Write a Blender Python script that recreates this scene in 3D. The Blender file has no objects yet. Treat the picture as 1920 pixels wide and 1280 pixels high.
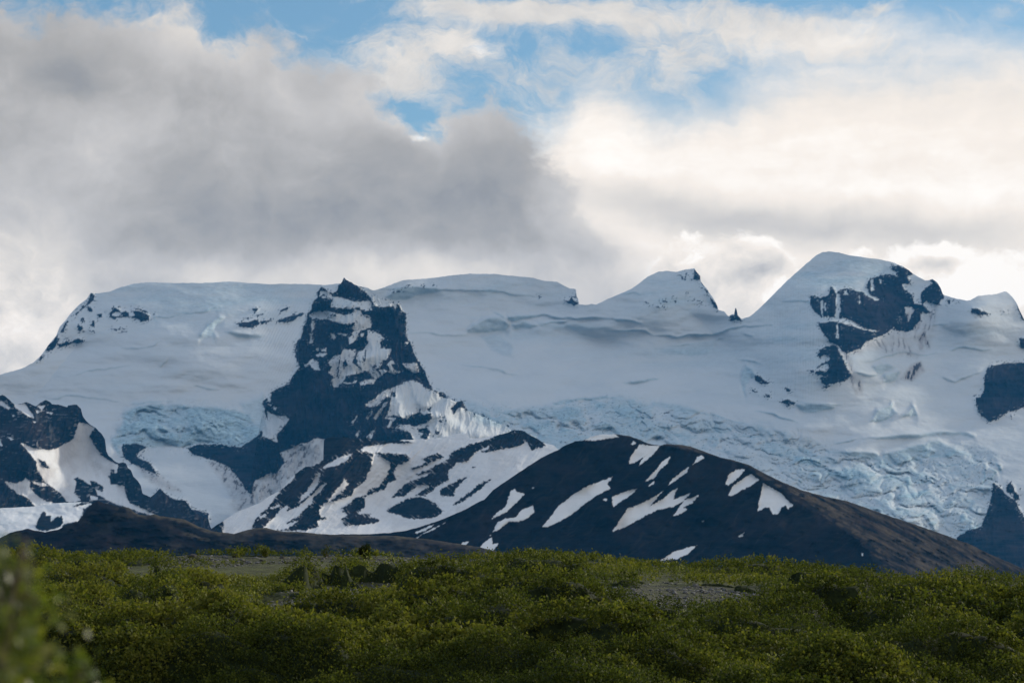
import bpy, math, random
import numpy as np
from mathutils import Vector, Matrix
random.seed(7); rng = np.random.default_rng(11)
S = bpy.context.scene
C = S.collection
R = math.radians

# ------------------------------------------------------------------ camera
F_PX = 5444.0            # focal length in pixels of the 1920 px wide photograph
HORIZON = 1180.0         # photo row of the true horizon
PITCH = math.atan((HORIZON-640)/F_PX)
cam_d = bpy.data.cameras.new('camera'); cam = bpy.data.objects.new('camera', cam_d); C.objects.link(cam)
cam.location = (0, 0, 0); cam.rotation_euler = (R(90)+PITCH, 0, 0)
cam_d.sensor_width = 36; cam_d.lens = 36*F_PX/1920
cam_d.clip_start = 0.5; cam_d.clip_end = 90000
cam_d.dof.use_dof = True; cam_d.dof.focus_distance = 110; cam_d.dof.aperture_fstop = 7.1
S.camera = cam

# ------------------------------------------------------------------ exposure
S.view_settings.view_transform = 'Standard'; S.view_settings.look = 'None'
S.view_settings.exposure = 0; S.view_settings.gamma = 1
S.render.engine = 'CYCLES'
S.cycles.use_denoising = True
S.cycles.max_bounces = 6; S.cycles.volume_bounces = 1
S.cycles.diffuse_bounces = 3

# ------------------------------------------------------------------ sun
SUN_AZ, SUN_EL = R(49), R(21)          # to the right of the view and a little behind the range
sd = bpy.data.lights.new('sun', 'SUN'); sun = bpy.data.objects.new('sun', sd); C.objects.link(sun)
sd.energy = 5.0; sd.angle = R(5); sd.color = (1.0, .90, .74)
dirv = Vector((math.sin(SUN_AZ)*math.cos(SUN_EL), math.cos(SUN_AZ)*math.cos(SUN_EL), math.sin(SUN_EL)))
sun.rotation_euler = dirv.to_track_quat('Z', 'Y').to_euler()

# ------------------------------------------------------------------ world: Nishita sky with procedural clouds
W = bpy.data.worlds.new('World'); S.world = W; W.use_nodes = True
nt = W.node_tree; nt.nodes.clear()
def N(t, **k):
    n = nt.nodes.new(t)
    for a, b in k.items(): setattr(n, a, b)
    return n
def put(sock, v):
    if hasattr(v, 'is_output') or hasattr(v, 'links'): nt.links.new(v, sock)
    else: sock.default_value = (*v, 1) if isinstance(v, tuple) and sock.type == 'RGBA' else v
def M(op, a, b=0.0, c=0.0, clamp=False):
    n = N('ShaderNodeMath', operation=op, use_clamp=clamp)
    put(n.inputs[0], a); put(n.inputs[1], b)
    if op in ('MULTIPLY_ADD',): put(n.inputs[2], c)
    return n.outputs[0]
def ss(x, a, b, lo=0.0, hi=1.0):
    n = N('ShaderNodeMapRange', interpolation_type='SMOOTHSTEP')
    put(n.inputs[0], x); put(n.inputs[1], a); put(n.inputs[2], b); put(n.inputs[3], lo); put(n.inputs[4], hi)
    return n.outputs[0]
tc = N('ShaderNodeTexCoord'); sep = N('ShaderNodeSeparateXYZ'); nt.links.new(tc.outputs['Generated'], sep.inputs[0])
U0 = M('MULTIPLY_ADD', M('ARCTAN2', sep.outputs[0], sep.outputs[1]), F_PX/1000, .96)   # azimuth and height, in thousands of px
V0 = M('MULTIPLY_ADD', M('ARCSINE', sep.outputs[2]), -F_PX/1000, HORIZON/1000)
cmb = N('ShaderNodeCombineXYZ'); put(cmb.inputs[0], U0); put(cmb.inputs[1], V0); P0 = cmb.outputs[0]
def noise(vec, scale, detail=5, rough=.55, sx=1, sy=1, off=0.0, dist=0.0, rot=0.0):
    m = N('ShaderNodeMapping'); nt.links.new(vec, m.inputs[0]); m.inputs[3].default_value = (sx, sy, 1)
    m.inputs[1].default_value = (off, off*.7, off*1.3); m.inputs[2].default_value = (0, 0, rot)
    n = N('ShaderNodeTexNoise'); nt.links.new(m.outputs[0], n.inputs['Vector'])
    n.inputs['Scale'].default_value = scale; n.inputs['Detail'].default_value = detail
    n.inputs['Roughness'].default_value = rough; n.inputs['Distortion'].default_value = dist
    return n
# domain warp
def warp(vec, scale, amt, detail=4, off=3.3):
    nz = noise(vec, scale, detail, .6, off=off)
    s = N('ShaderNodeVectorMath', operation='SUBTRACT'); nt.links.new(nz.outputs['Color'], s.inputs[0]); s.inputs[1].default_value = (.5, .5, .5)
    a = N('ShaderNodeVectorMath', operation='MULTIPLY_ADD'); nt.links.new(s.outputs[0], a.inputs[0]); a.inputs[1].default_value = (amt, amt*.8, 0); nt.links.new(vec, a.inputs[2])
    return a.outputs[0]
P1 = warp(P0, 3.2, .16, 5)
P2 = warp(P1, 11, .05, 5, 9.1)
sp2 = N('ShaderNodeSeparateXYZ'); nt.links.new(P2, sp2.inputs[0]); U2, V2 = sp2.outputs[0], sp2.outputs[1]
def blob(cx, cy, rx, ry, rot=0, vec=None):
    m = N('ShaderNodeMapping', vector_type='TEXTURE'); nt.links.new(vec or P1, m.inputs[0])
    m.inputs[1].default_value = (cx/1000, cy/1000, 0); m.inputs[2].default_value = (0, 0, R(rot)); m.inputs[3].default_value = (rx/1000, ry/1000, 1000)
    g = N('ShaderNodeTexGradient', gradient_type='SPHERICAL'); nt.links.new(m.outputs[0], g.inputs[0])
    return ss(g.outputs['Fac'], 0, 1)
def blobs(lst, base, vec=None):
    acc = base
    for b in lst:
        acc = M('MULTIPLY_ADD', blob(*b[:5], vec=vec), b[5], acc)
    return acc
def curve(x, pts, xs, ys):
    n = N('ShaderNodeFloatCurve'); cu = n.mapping.curves[0]
    pts = [(a/xs, b/ys) for a, b in pts]
    while len(cu.points) < len(pts): cu.points.new(.5, .5)
    for p, (a, b) in zip(cu.points, pts): p.location = (a, b)
    n.mapping.update(); put(n.inputs['Value'], M('MULTIPLY', x, 1000/xs))
    return M('MULTIPLY', n.outputs[0], ys/1000)
fb = noise(P1, 4.0, 8, .58, 1, 1.15).outputs[0]          # billows
fine = noise(P2, 14.0, 7, .6, 1, 1.3, 5.5).outputs[0]
streak = noise(P1, 3.0, 6, .55, .45, 2.6, 2.2, 0, -.10).outputs[0]   # long thin layers
fbc = M('SUBTRACT', fb, .5); finec = M('SUBTRACT', fine, .5); strc = M('SUBTRACT', streak, .5)
# --- the grey bank, left
edge1 = curve(U2, [(0,8),(120,2),(250,14),(330,30),(400,58),(450,56),(520,78),(560,98),(640,118),(700,152),(750,215),(780,248),(805,235),(840,198),(900,188),(950,200),(1000,236),(1050,284),(1090,325),(1150,385),(1200,425),(1260,500),(1320,600),(1400,640),(1920,640)], 1920, 640)
mid = noise(P2, 8.0, 8, .62, 1, 1.2, 6.1).outputs[0]; midc = M('SUBTRACT', mid, .5)
bil = M('ABSOLUTE', M('SUBTRACT', noise(P1, 6.5, 4, .5, 1, 1.2, 8.8).outputs[0], .5))        # rounded billows
d1 = M('ADD', M('SUBTRACT', V2, edge1), M('ADD', M('MULTIPLY', finec, .12), M('MULTIPLY', midc, .24)))
bank = M('MULTIPLY', ss(d1, -.018, ss(U2, 1.0, 1.32, .060, .30)), ss(U2, 1.9, 1.15, .0, 1.0))
bB = blobs([(50,610,260,220,0,.52),(110,420,200,150,-20,.17),(220,300,220,150,0,.10),(230,250,170,120,0,.05),
            (640,370,520,150,4,-.07),(900,350,260,150,14,-.08),(940,290,110,90,20,-.04),(130,120,170,120,0,-.10),(470,430,300,90,0,-.06),(1160,430,230,150,30,.22),(560,200,300,90,20,.05),(700,200,160,70,30,.05),
            (300,60,220,80,20,.08),(480,270,160,100,0,.05),(770,250,90,60,20,.16),(770,270,26,9,0,.40),
            (650,520,420,90,0,.30),(1000,545,420,100,0,.22),(350,525,300,70,0,.16),(0,330,200,200,0,.03),(300,90,300,110,14,.09),(560,170,260,90,24,.06),(860,215,110,60,0,.07)], .442)
bB = M('MULTIPLY_ADD', fbc, .30, bB); bB = M('MULTIPLY_ADD', finec, .13, bB); bB = M('MULTIPLY_ADD', midc, .20, bB); bB = M('MULTIPLY_ADD', M('SUBTRACT', bil, .09), -.38, bB)
rim = M('MULTIPLY', ss(d1, .0, .13, 1, 0), .10); bB = M('ADD', bB, rim)
# --- the pale sheet, right
edge2 = curve(U2, [(0,700),(700,560),(960,320),(1060,215),(1110,185),(1180,205),(1260,222),(1330,205),(1400,175),(1480,150),(1560,128),(1700,120),(1920,112)], 1920, 700)
d2 = M('ADD', M('SUBTRACT', V2, edge2), M('ADD', M('MULTIPLY', strc, .18), M('MULTIPLY', midc, .10)))
sheet = ss(d2, -.10, .075)
sB = blobs([(1560,425,420,80,4,-.26),(1270,400,330,80,14,-.22),(1820,450,220,60,0,-.10),(1500,290,420,160,0,.06),(1150,300,160,120,0,.06),(1800,330,300,90,0,.02),(1500,200,500,60,0,-.05),(1250,150,200,60,0,-.1)], .90)
sB = M('MULTIPLY_ADD', strc, .34, sB); sB = M('MULTIPLY_ADD', fbc, .12, sB); sB = M('MULTIPLY_ADD', midc, .14, sB); sB = M('MULTIPLY_ADD', finec, .08, sB)
# --- white puffs above the ridge, right
edge3 = curve(U2, [(0,640),(1150,600),(1210,520),(1250,455),(1290,432),(1340,448),(1400,436),(1440,450),(1490,490),(1540,520),(1600,490),(1650,468),(1700,474),(1740,462),(1780,470),(1820,490),(1920,470)], 1920, 640)
d3 = M('ADD', M('SUBTRACT', V2, edge3), M('ADD', M('MULTIPLY', finec, .08), M('MULTIPLY', midc, .09)))
puff = M('MULTIPLY', ss(d3, -.006, .018), ss(U2, 1.17, 1.25))
pB = M('MULTIPLY_ADD', ss(d3, 0, .05, 1, 0), .15, M('MULTIPLY_ADD', finec, .7, M('MULTIPLY_ADD', midc, .55, M('MULTIPLY_ADD', fbc, .2, .86))))
pB = blobs([(1410,525,110,40,0,-.20),(1310,490,60,40,0,.08),(1850,545,260,70,0,.22),(1480,560,140,60,0,.12),(1780,500,90,22,0,-.25)], pB)
# --- bright torn cloud low on the left
edge4 = curve(U2, [(0,475),(40,462),(80,478),(110,500),(140,548),(165,600),(200,690),(1920,700)], 1920, 700)
d4 = M('ADD', M('SUBTRACT', V2, edge4), M('ADD', M('MULTIPLY', finec, .12), M('MULTIPLY', midc, .10)))
puffL = M('MULTIPLY', ss(d4, -.03, .05), ss(U2, .24, .14)); lB = M('MULTIPLY_ADD', finec, .7, M('MULTIPLY_ADD', midc, .6, .80))
# --- high wisps over the blue
wm = blobs([(900,20,330,55,8,.55),(760,90,260,110,-10,.50),(1050,30,300,60,6,.55),(1250,50,330,80,10,.60),(1480,80,260,70,16,.50),(1620,110,200,60,20,.30),
            (330,-5,200,40,4,.5),(840,92,70,42,-20,.45),(905,100,70,26,-6,.55),(1650,40,60,30,0,.55),(1870,0,160,34,0,.60),(1750,0,90,20,0,.4),
            (1000,150,480,110,6,.24),(800,120,420,140,0,.20),(1350,130,420,90,0,.16),(1250,150,300,90,0,.34),(600,150,120,60,0,.2),(780,170,150,70,10,.35),(1680,95,160,40,0,.2)], -.02, P2)
fil = noise(P2, 9.0, 9, .68, .8, 1.5, 7.7, .6, -.15).outputs[0]
wn = M('ADD', M('MULTIPLY', M('SUBTRACT', fil, .5), 2.6), M('MULTIPLY', strc, .9))
wisp = ss(M('MULTIPLY_ADD', wn, .85, wm), -.04, .92)
wB = M('MULTIPLY_ADD', finec, .35, .74)
wB = blobs([(905,100,60,22,0,.2),(830,92,50,36,0,.1)], wB, P2)
# colour of the cloud from its brightness
def cloudcol(B):
    r = N('ShaderNodeValToRGB'); cr = r.color_ramp
    st = [(0.0,(.19,.20,.225)),(.30,(.355,.343,.333)),(.42,(.462,.435,.405)),(.58,(.625,.59,.555)),(.76,(.87,.80,.715)),(.92,(1.08,.97,.85)),(1.0,(1.2,1.12,1.02))]
    while len(cr.elements) < len(st): cr.elements.new(.5)
    for e, (p, c) in zip(cr.elements, st): e.position = p; e.color = (*c, 1)
    put(r.inputs[0], B); return r.outputs[0]
def mix(f, a, b):
    n = N('ShaderNodeMix', data_type='RGBA'); put(n.inputs[0], f); put(n.inputs[6], a); put(n.inputs[7], b); return n.outputs[2]
STR = .10
def scaled(c, k):
    n = N('ShaderNodeVectorMath', operation='SCALE'); put(n.inputs[0], c); n.inputs[3].default_value = k; return n.outputs[0]
sky = N('ShaderNodeTexSky', sky_type='NISHITA'); sky.sun_disc = False; sky.sun_elevation = SUN_EL; sky.sun_rotation = SUN_AZ
sky.air_density = 1.0; sky.dust_density = .4; sky.ozone_density = 2.5
tint = N('ShaderNodeMix', data_type='RGBA', blend_type='MULTIPLY'); tint.inputs[0].default_value = 1
nt.links.new(sky.outputs[0], tint.inputs[6]); tint.inputs[7].default_value = (.80, .95, .98, 1)
col = tint.outputs[2]
# added glow of unseen cloud overhead and behind the viewer, to light the snow
front = ss(sep.outputs[1], .2, .8); sky_fill = M('MULTIPLY', M('MAXIMUM', ss(V0, -.25, -1.6), M('SUBTRACT', 1.0, front)), ss(fb, .2, .62, .72, .95))
vc = N('ShaderNodeVectorMath', operation='SCALE'); vc.inputs[0].default_value = (.38/STR, .455/STR, .56/STR); put(vc.inputs[3], ss(sep.outputs[2], .0, .85, .20, 1.75))
col = mix(sky_fill, col, vc.outputs[0])
col = mix(M('MULTIPLY', wisp, .92), col, scaled(cloudcol(wB), 1/STR))
col = mix(sheet, col, scaled(cloudcol(sB), 1/STR))
col = mix(puff, col, scaled(cloudcol(pB), 1/STR))
col = mix(bank, col, scaled(cloudcol(bB), 1/STR))
col = mix(M('MULTIPLY', puffL, .8), col, scaled(cloudcol(lB), 1/STR))
bg = N('ShaderNodeBackground'); nt.links.new(col, bg.inputs[0]); bg.inputs[1].default_value = STR
out = N('ShaderNodeOutputWorld'); nt.links.new(bg.outputs[0], out.inputs[0])

# ------------------------------------------------------------------ helpers
CP, SP = math.cos(PITCH), math.sin(PITCH)
def rays(px, py):
    """direction of the photo pixel, scaled so that its ground distance y is 1"""
    px = np.asarray(px, float); py = np.asarray(py, float)
    u = (px-960)/F_PX; v = (640-py)/F_PX
    y = CP - v*SP; z = SP + v*CP
    return u/y, z/y
def smooth(x, a, b):
    t = np.clip((x-a)/(b-a), 0, 1); return t*t*(3-2*t)
def _hash(ix, iy, seed):
    h = (ix*374761393 + iy*668265263 + seed*1442695041) & 0xFFFFFFFF
    h = ((h ^ (h >> 13))*1274126177) & 0xFFFFFFFF
    return ((h ^ (h >> 16)) & 0xFFFF)/65535.0
def vnoise(x, y, seed=0):
    ix = np.floor(x).astype(np.int64); iy = np.floor(y).astype(np.int64)
    fx = x-ix; fy = y-iy
    fx = fx*fx*fx*(fx*(fx*6-15)+10); fy = fy*fy*fy*(fy*(fy*6-15)+10)
    a = _hash(ix, iy, seed); b = _hash(ix+1, iy, seed); c = _hash(ix, iy+1, seed); d = _hash(ix+1, iy+1, seed)
    return (a+(b-a)*fx)*(1-fy)+(c+(d-c)*fx)*fy
def fbm(x, y, oct=4, seed=0, gain=.5):
    """about -1..1"""
    s = 0; a = 1; t = 0
    for o in range(oct):
        ca, sa = math.cos(.6*o), math.sin(.6*o)
        s = s + a*(vnoise((x*ca-y*sa)*2**o+17.3*o, (x*sa+y*ca)*2**o-9.1*o, seed+o)*2-1); t += a; a *= gain
    return s/t*1.6
def ridged(x, y, oct=4, seed=0):
    s = 0; a = 1; t = 0
    for o in range(oct):
        ca, sa = math.cos(.5*o), math.sin(.5*o)
        n = 1-np.abs(vnoise((x*ca-y*sa)*2**o+7.7*o, (x*sa+y*ca)*2**o+3.1*o, seed+o)*2-1)
        s = s + a*n*n; t += a; a *= .5
    return s/t

def worley(x, y, seed, n=1):
    """distance to the nearest scattered centre, in cell units, and that centre's own random number"""
    ix = np.floor(x).astype(np.int64); iy = np.floor(y).astype(np.int64); best = np.full(x.shape, 9.0); rid = np.zeros(x.shape)
    for dx in (-1, 0, 1):
        for dy in (-1, 0, 1):
            cx = ix+dx+.15+.7*_hash(ix+dx, iy+dy, seed); cy = iy+dy+.15+.7*_hash(ix+dx, iy+dy, seed+1); r = _hash(ix+dx, iy+dy, seed+2)
            d = np.sqrt((x-cx)**2+(y-cy)**2)/(.72+.5*r); m = d < best; best = np.where(m, d, best); rid = np.where(m, r, rid)
    return best, rid

# tracing frames: several enlargements of the photograph (origin x, origin y, scale)
FR = dict(A=(0,500,3.84), B=(450,500,3.84), C=(900,480,3.84), D=(1380,450,3.5556), E=(0,720,3.84), F=(450,750,3.84),
          G=(850,750,3.4909), H=(1370,750,3.4909), P=(0,0,1))
def P(fr, s):
    ox, oy, k = FR[fr]
    v = [float(t) for t in s.replace(',', ' ').split()]
    return np.array([(ox+v[i]/k, oy+v[i+1]/k) for i in range(0, len(v), 2)])
GX0, GX1, GY0, GY1 = -80, 2000, 440, 1120
W_, H_ = GX1-GX0, GY1-GY0
def sd_poly(pts, pad=10):
    """signed distance (inside > 0) on the 1 px raster, only near the polygon"""
    x0 = max(int(pts[:,0].min())-pad, GX0); x1 = min(int(pts[:,0].max())+pad+1, GX1)
    y0 = max(int(pts[:,1].min())-pad, GY0); y1 = min(int(pts[:,1].max())+pad+1, GY1)
    X, Y = np.meshgrid(np.arange(x0, x1)+.0, np.arange(y0, y1)+.0)
    ins = np.zeros(X.shape, bool); dist = np.full(X.shape, 1e9)
    n = len(pts)
    for i in range(n):
        ax, ay = pts[i]; bx, by = pts[(i+1) % n]
        if ay != by:
            c = ((ay > Y) != (by > Y)) & (X < (bx-ax)*(Y-ay)/(by-ay)+ax); ins ^= c
        ex, ey = bx-ax, by-ay; L = ex*ex+ey*ey+1e-9
        t = np.clip(((X-ax)*ex+(Y-ay)*ey)/L, 0, 1)
        dist = np.minimum(dist, (X-ax-t*ex)**2+(Y-ay-t*ey)**2)
    d = np.sqrt(dist); return (slice(y0-GY0, y1-GY0), slice(x0-GX0, x1-GX0)), np.where(ins, d, -d)
def new_sd(v=-10.0): return np.full((H_, W_), v)
def add(m, fr, *polys):
    for s in polys:
        sl, d = sd_poly(P(fr, s)); m[sl] = np.maximum(m[sl], d)
def sub(m, fr, *polys):
    for s in polys:
        sl, d = sd_poly(P(fr, s)); m[sl] = np.minimum(m[sl], -d)
def line(m, fr, w, *lines):
    """strokes; distance to the line, w = half width in px"""
    for s in lines:
        p = P(fr, s)
        pad = 14
        x0 = max(int(p[:,0].min())-pad, GX0); x1 = min(int(p[:,0].max())+pad+1, GX1)
        y0 = max(int(p[:,1].min())-pad, GY0); y1 = min(int(p[:,1].max())+pad+1, GY1)
        X, Y = np.meshgrid(np.arange(x0, x1)+.0, np.arange(y0, y1)+.0); best = np.full(X.shape, 1e9)
        n = len(p)-1
        for i in range(n):
            ax, ay = p[i]; ex, ey = p[i+1]-p[i]; L = ex*ex+ey*ey+1e-9
            t = np.clip(((X-ax)*ex+(Y-ay)*ey)/L, 0, 1)
            g = (i+t)/n; taper = w*np.clip(4*g*(1-g), 0.05, 1)**.6
            best = np.minimum(best, np.sqrt((X-ax-t*ex)**2+(Y-ay-t*ey)**2)-taper)
        sl = (slice(y0-GY0, y1-GY0), slice(x0-GX0, x1-GX0)); m[sl] = np.maximum(m[sl], -best)
def sample(m, px, py):
    x = np.clip(px-GX0, 0, W_-1.001); y = np.clip(py-GY0, 0, H_-1.001)
    ix = x.astype(int); iy = y.astype(int); fx = x-ix; fy = y-iy
    return (m[iy,ix]*(1-fx)+m[iy,ix+1]*fx)*(1-fy)+(m[iy+1,ix]*(1-fx)+m[iy+1,ix+1]*fx)*fy
def blur(m, r, n=2, axes=(0, 1)):
    for _ in range(n):
        for ax in axes:
            pad = [(0,0),(0,0)]; pad[ax] = (r+1, r)
            c = np.cumsum(np.pad(m, pad, mode='edge'), axis=ax)
            k = 2*r+1
            m = (np.take(c, range(k, c.shape[ax]), ax)-np.take(c, range(0, c.shape[ax]-k), ax))/k
    return m

# ------------------------------------------------------------------ materials
def mat(name):
    m = bpy.data.materials.new(name); m.use_nodes = True
    t = m.node_tree; b = t.nodes['Principled BSDF']; b.inputs['Roughness'].default_value = .9
    b.inputs['Specular IOR Level'].default_value = .15
    return m, t, b
def mountain_mat(name, rock_a, rock_b, snow=(.78,.80,.83), scale=.02, ice=(.27,.37,.43), bump=2.0, grass=(.16,.125,.07), rockscale=1.0):
    """snow, ice, dirt, grass and rock told apart by the mesh's own masks, each broken up by noise in metres"""
    m, t, b = mat(name); L = t.links.new; b.inputs['Specular IOR Level'].default_value = .0; b.inputs['Roughness'].default_value = 1
    def A(n):
        a = t.nodes.new('ShaderNodeAttribute'); a.attribute_name = n; return a.outputs['Fac']
    geo = t.nodes.new('ShaderNodeNewGeometry')
    def NZ(s, d=6, r=.6, sc=(1,1,1)):
        mp = t.nodes.new('ShaderNodeMapping'); L(geo.outputs['Position'], mp.inputs[0]); mp.inputs[3].default_value = sc
        n = t.nodes.new('ShaderNodeTexNoise'); L(mp.outputs[0], n.inputs['Vector'])
        n.inputs['Scale'].default_value = s; n.inputs['Detail'].default_value = d; n.inputs['Roughness'].default_value = r; return n.outputs['Fac']
    def RP(f, p0, c0, p1, c1):
        r = t.nodes.new('ShaderNodeValToRGB'); e = r.color_ramp.elements
        e[0].position = p0; e[0].color = (*c0,1); e[1].position = p1; e[1].color = (*c1,1); L(f, r.inputs[0]); return r.outputs[0]
    def MX(f, a, c, bl='MIX'):
        n = t.nodes.new('ShaderNodeMix'); n.data_type = 'RGBA'; n.blend_type = bl
        for sck, v in ((n.inputs[0], f), (n.inputs[6], a), (n.inputs[7], c)):
            if isinstance(v, float): sck.default_value = v
            elif isinstance(v, tuple): sck.default_value = (*v, 1)
            else: L(v, sck)
        return n.outputs[2]
    n1 = NZ(scale*rockscale, 8, .68, (.7,.7,4.5)); n2 = NZ(scale*.25*rockscale, 5, .55)
    rock = RP(n1, .34, rock_a, .68, rock_b); rock = MX(RP(n2, .47, (0,0,0), .66, (.75,.75,.75)), rock, (rock_b[0]*1.5, rock_b[1]*1.25, rock_b[2]*1.25))
    gcol = RP(NZ(scale*1.2, 6, .6), .35, tuple(c*.45 for c in grass), .7, grass); rock = MX(A('grass'), rock, gcol)
    sn = RP(NZ(scale*.5, 6, .55, (.6,.6,2)), .3, tuple(c*.955 for c in snow), .7, snow)
    ice_and_shade = RP(NZ(scale*2.2, 7, .62, (1,1,1.8)), .3, tuple(c*.72 for c in ice), .66, tuple(min(1, c*1.22) for c in ice))
    c = MX(A('ice'), sn, ice_and_shade)
    dirt = RP(NZ(scale*2, 5, .6), .35, (.16,.135,.125), .65, (.32,.29,.28)); c = MX(A('dirt'), c, dirt)
    c = MX(A('rock'), c, rock); L(c, b.inputs['Base Color'])
    bp = t.nodes.new('ShaderNodeBump'); bp.inputs['Strength'].default_value = .55; bp.inputs['Distance'].default_value = bump
    L(NZ(scale*2, 6, .6), bp.inputs['Height']); L(bp.outputs[0], b.inputs['Normal'])
    return m

# ------------------------------------------------------------------ one mountain = one grid with real depth
def mountain(name, sky, bottom, Yfn, masks, material, step=1.5, x0=None, x1=None, jag=0.0, back=2500, seed=1, jagwl=6):
    sky = np.array(sky, float); x0 = sky[0,0] if x0 is None else x0; x1 = sky[-1,0] if x1 is None else x1
    nx = int((x1-x0)/step)+1; xs = np.linspace(x0, x1, nx)
    top = np.interp(xs, sky[:,0], sky[:,1])
    if jag: top = top + jag*fbm(xs/jagwl, xs*0+seed, 4, seed)
    bot = float(np.max(bottom(xs))) if callable(bottom) else float(bottom)
    ny = int((bot-top.min())/step)+2
    rowy = bot-np.arange(ny)*step
    t = np.linspace(0, 1, ny)[:, None]
    PX = np.repeat(xs[None], ny, 0); PY = np.minimum(np.maximum(rowy[:,None], top[None]), bot)
    Y = Yfn(PX, PY, t)
    kx, kz = rays(PX, PY)
    V = np.stack([kx*Y, Y, kz*Y], -1)
    # the far side of the mountain falls away behind the ridge
    rows = []
    for k, (dy, dz) in enumerate(((.02,.004),(.10,.06),(.35,.28),(1,1))):
        r = V[-1].copy(); r[:,1] += dy*back; r[:,0] *= 1+dy*back/V[-1][:,1]*.5; r[:,2] = r[:,2]-dz*np.maximum(r[:,2], 60)*(1.05)
        rows.append(r)
    foot = V[0].copy(); foot[:,1] -= foot[:,1]*.10; foot[:,2] = -75       # the foot runs down into the plain
    V = np.concatenate([foot[None], V, np.array(rows)], 0); NY = V.shape[0]
    idx = np.arange(NY*nx).reshape(NY, nx)
    q = np.stack([idx[:-1,:-1], idx[:-1,1:], idx[1:,1:], idx[1:,:-1]], -1).reshape(-1, 4)
    me = bpy.data.meshes.new(name); me.vertices.add(NY*nx); me.vertices.foreach_set('co', V.reshape(-1).astype(np.float32))
    me.loops.add(q.size); me.loops.foreach_set('vertex_index', q.reshape(-1).astype(np.int32))
    me.polygons.add(len(q)); me.polygons.foreach_set('loop_start', np.arange(0, q.size, 4, dtype=np.int32))
    me.polygons.foreach_set('use_smooth', np.ones(len(q), bool)); me.update(calc_edges=True)
    vals = masks(PX, PY)
    for k in ('rock', 'ice', 'dirt', 'grass'):
        a = np.clip(vals.get(k, np.zeros_like(PX)), 0, 1)
        a = np.concatenate([a[:1], a, np.repeat(a[-1:], 4, 0)], 0)
        at = me.attributes.new(k, 'FLOAT', 'POINT'); at.data.foreach_set('value', a.reshape(-1).astype(np.float32))
    me.materials.append(material)
    o = bpy.data.objects.new(name, me); C.objects.link(o); o['kind'] = 'structure'
    return o
def edge(sdv, PX, PY, seed, amp=1.5, wl=5, soft=.7, big=0.0, bwl=25):
    n = fbm(PX/wl, PY/wl, 3, seed)*amp
    if big: n = n+fbm(PX/bwl, PY/bwl, 3, seed+40)*big
    return smooth(sdv+n, -soft, soft)

# ================================================================== FAR: the glacier and the rock peak
far_rock = new_sd(); far_snow = new_sd(); far_dirt = np.zeros((H_, W_)); far_ice = np.zeros((H_, W_))
add(far_rock, 'A',
 '655 188 680 205 676 240 650 264 620 276 640 240', '628 283 652 285 672 312 660 326 630 315', '622 270 630 276 560 340 530 358 528 350 590 295',
 '478 382 494 392 474 430 458 470 438 472 456 425', '400 498 432 515 405 560 382 603 328 610 340 575 380 535',
 '412 560 470 545 480 528 500 545 540 525 570 513 600 530 592 544 520 553 460 572 428 577', '290 645 325 640 300 668 272 676',
 '558 420 592 424 597 452 577 470 558 455', '583 370 607 370 603 402 586 410', '663 385 684 390 677 428 658 436', '698 342 737 335 737 360 708 370',
 '788 332 820 298 857 298 867 325 902 318 932 335 960 313 1002 318 1042 338 1078 350 1072 382 1022 397 983 378 930 362 880 364 820 378 788 362',
 '1698 410 1740 398 1790 395 1850 376 1872 410 1822 440 1740 434', '1838 298 1860 298 1852 315 1838 312', '655 460 672 462 665 474 655 470')
line(far_rock, 'A', .9, '950 300 1010 308 1102 345', '800 447 840 452 915 448', '1770 372 1822 366')
sub(far_rock, 'A', '805 340 835 320 870 335 880 350 850 355 810 352', '925 340 955 328 965 345 940 352')
add(far_rock, 'B',
 '-5 403 60 398 112 380 132 395 92 432 30 437 -5 430', '140 395 200 383 260 388 330 366 400 348 457 328 452 346 400 372 340 402 290 402 240 386 180 402 150 416',
 '284 312 350 288 342 312 288 327', '88 302 130 298 122 320 95 324', '398 555 412 530 432 515 428 560 412 575')
line(far_rock, 'B', .8, '100 355 180 340', '1198 136 1232 130', '1318 137 1340 137', '1385 130 1400 131', '1130 182 1165 170', '1090 188 1110 184')
add(far_rock, 'C',
 '598 310 640 316 660 288 672 318 700 330 714 322 706 352 680 357 640 342 608 328', '688 266 696 272 692 300 684 300',
 '1443 140 1462 150 1460 165 1447 160', '1478 118 1492 122 1487 165 1472 162', '1538 96 1560 100 1583 130 1588 168 1560 178 1536 165 1545 130',
 '1652 288 1680 315 1705 345 1713 388 1680 362 1658 322', '1310 320 1332 320 1334 337 1314 337', '1318 360 1332 360 1334 375 1318 374',
 '1798 430 1815 422 1834 440 1832 400 1836 370 1850 372 1848 420 1872 440 1884 462 1830 462 1803 468', '1590 170 1600 200 1640 260 1650 285 1630 262 1600 220')
line(far_rock, 'C', .7, '1230 355 1300 374', '1578 352 1628 352', '1498 315 1540 325', '1560 320 1592 322', '1482 265 1488 300', '425 292 440 297', '1190 330 1215 345', '1390 300 1400 330')
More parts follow.
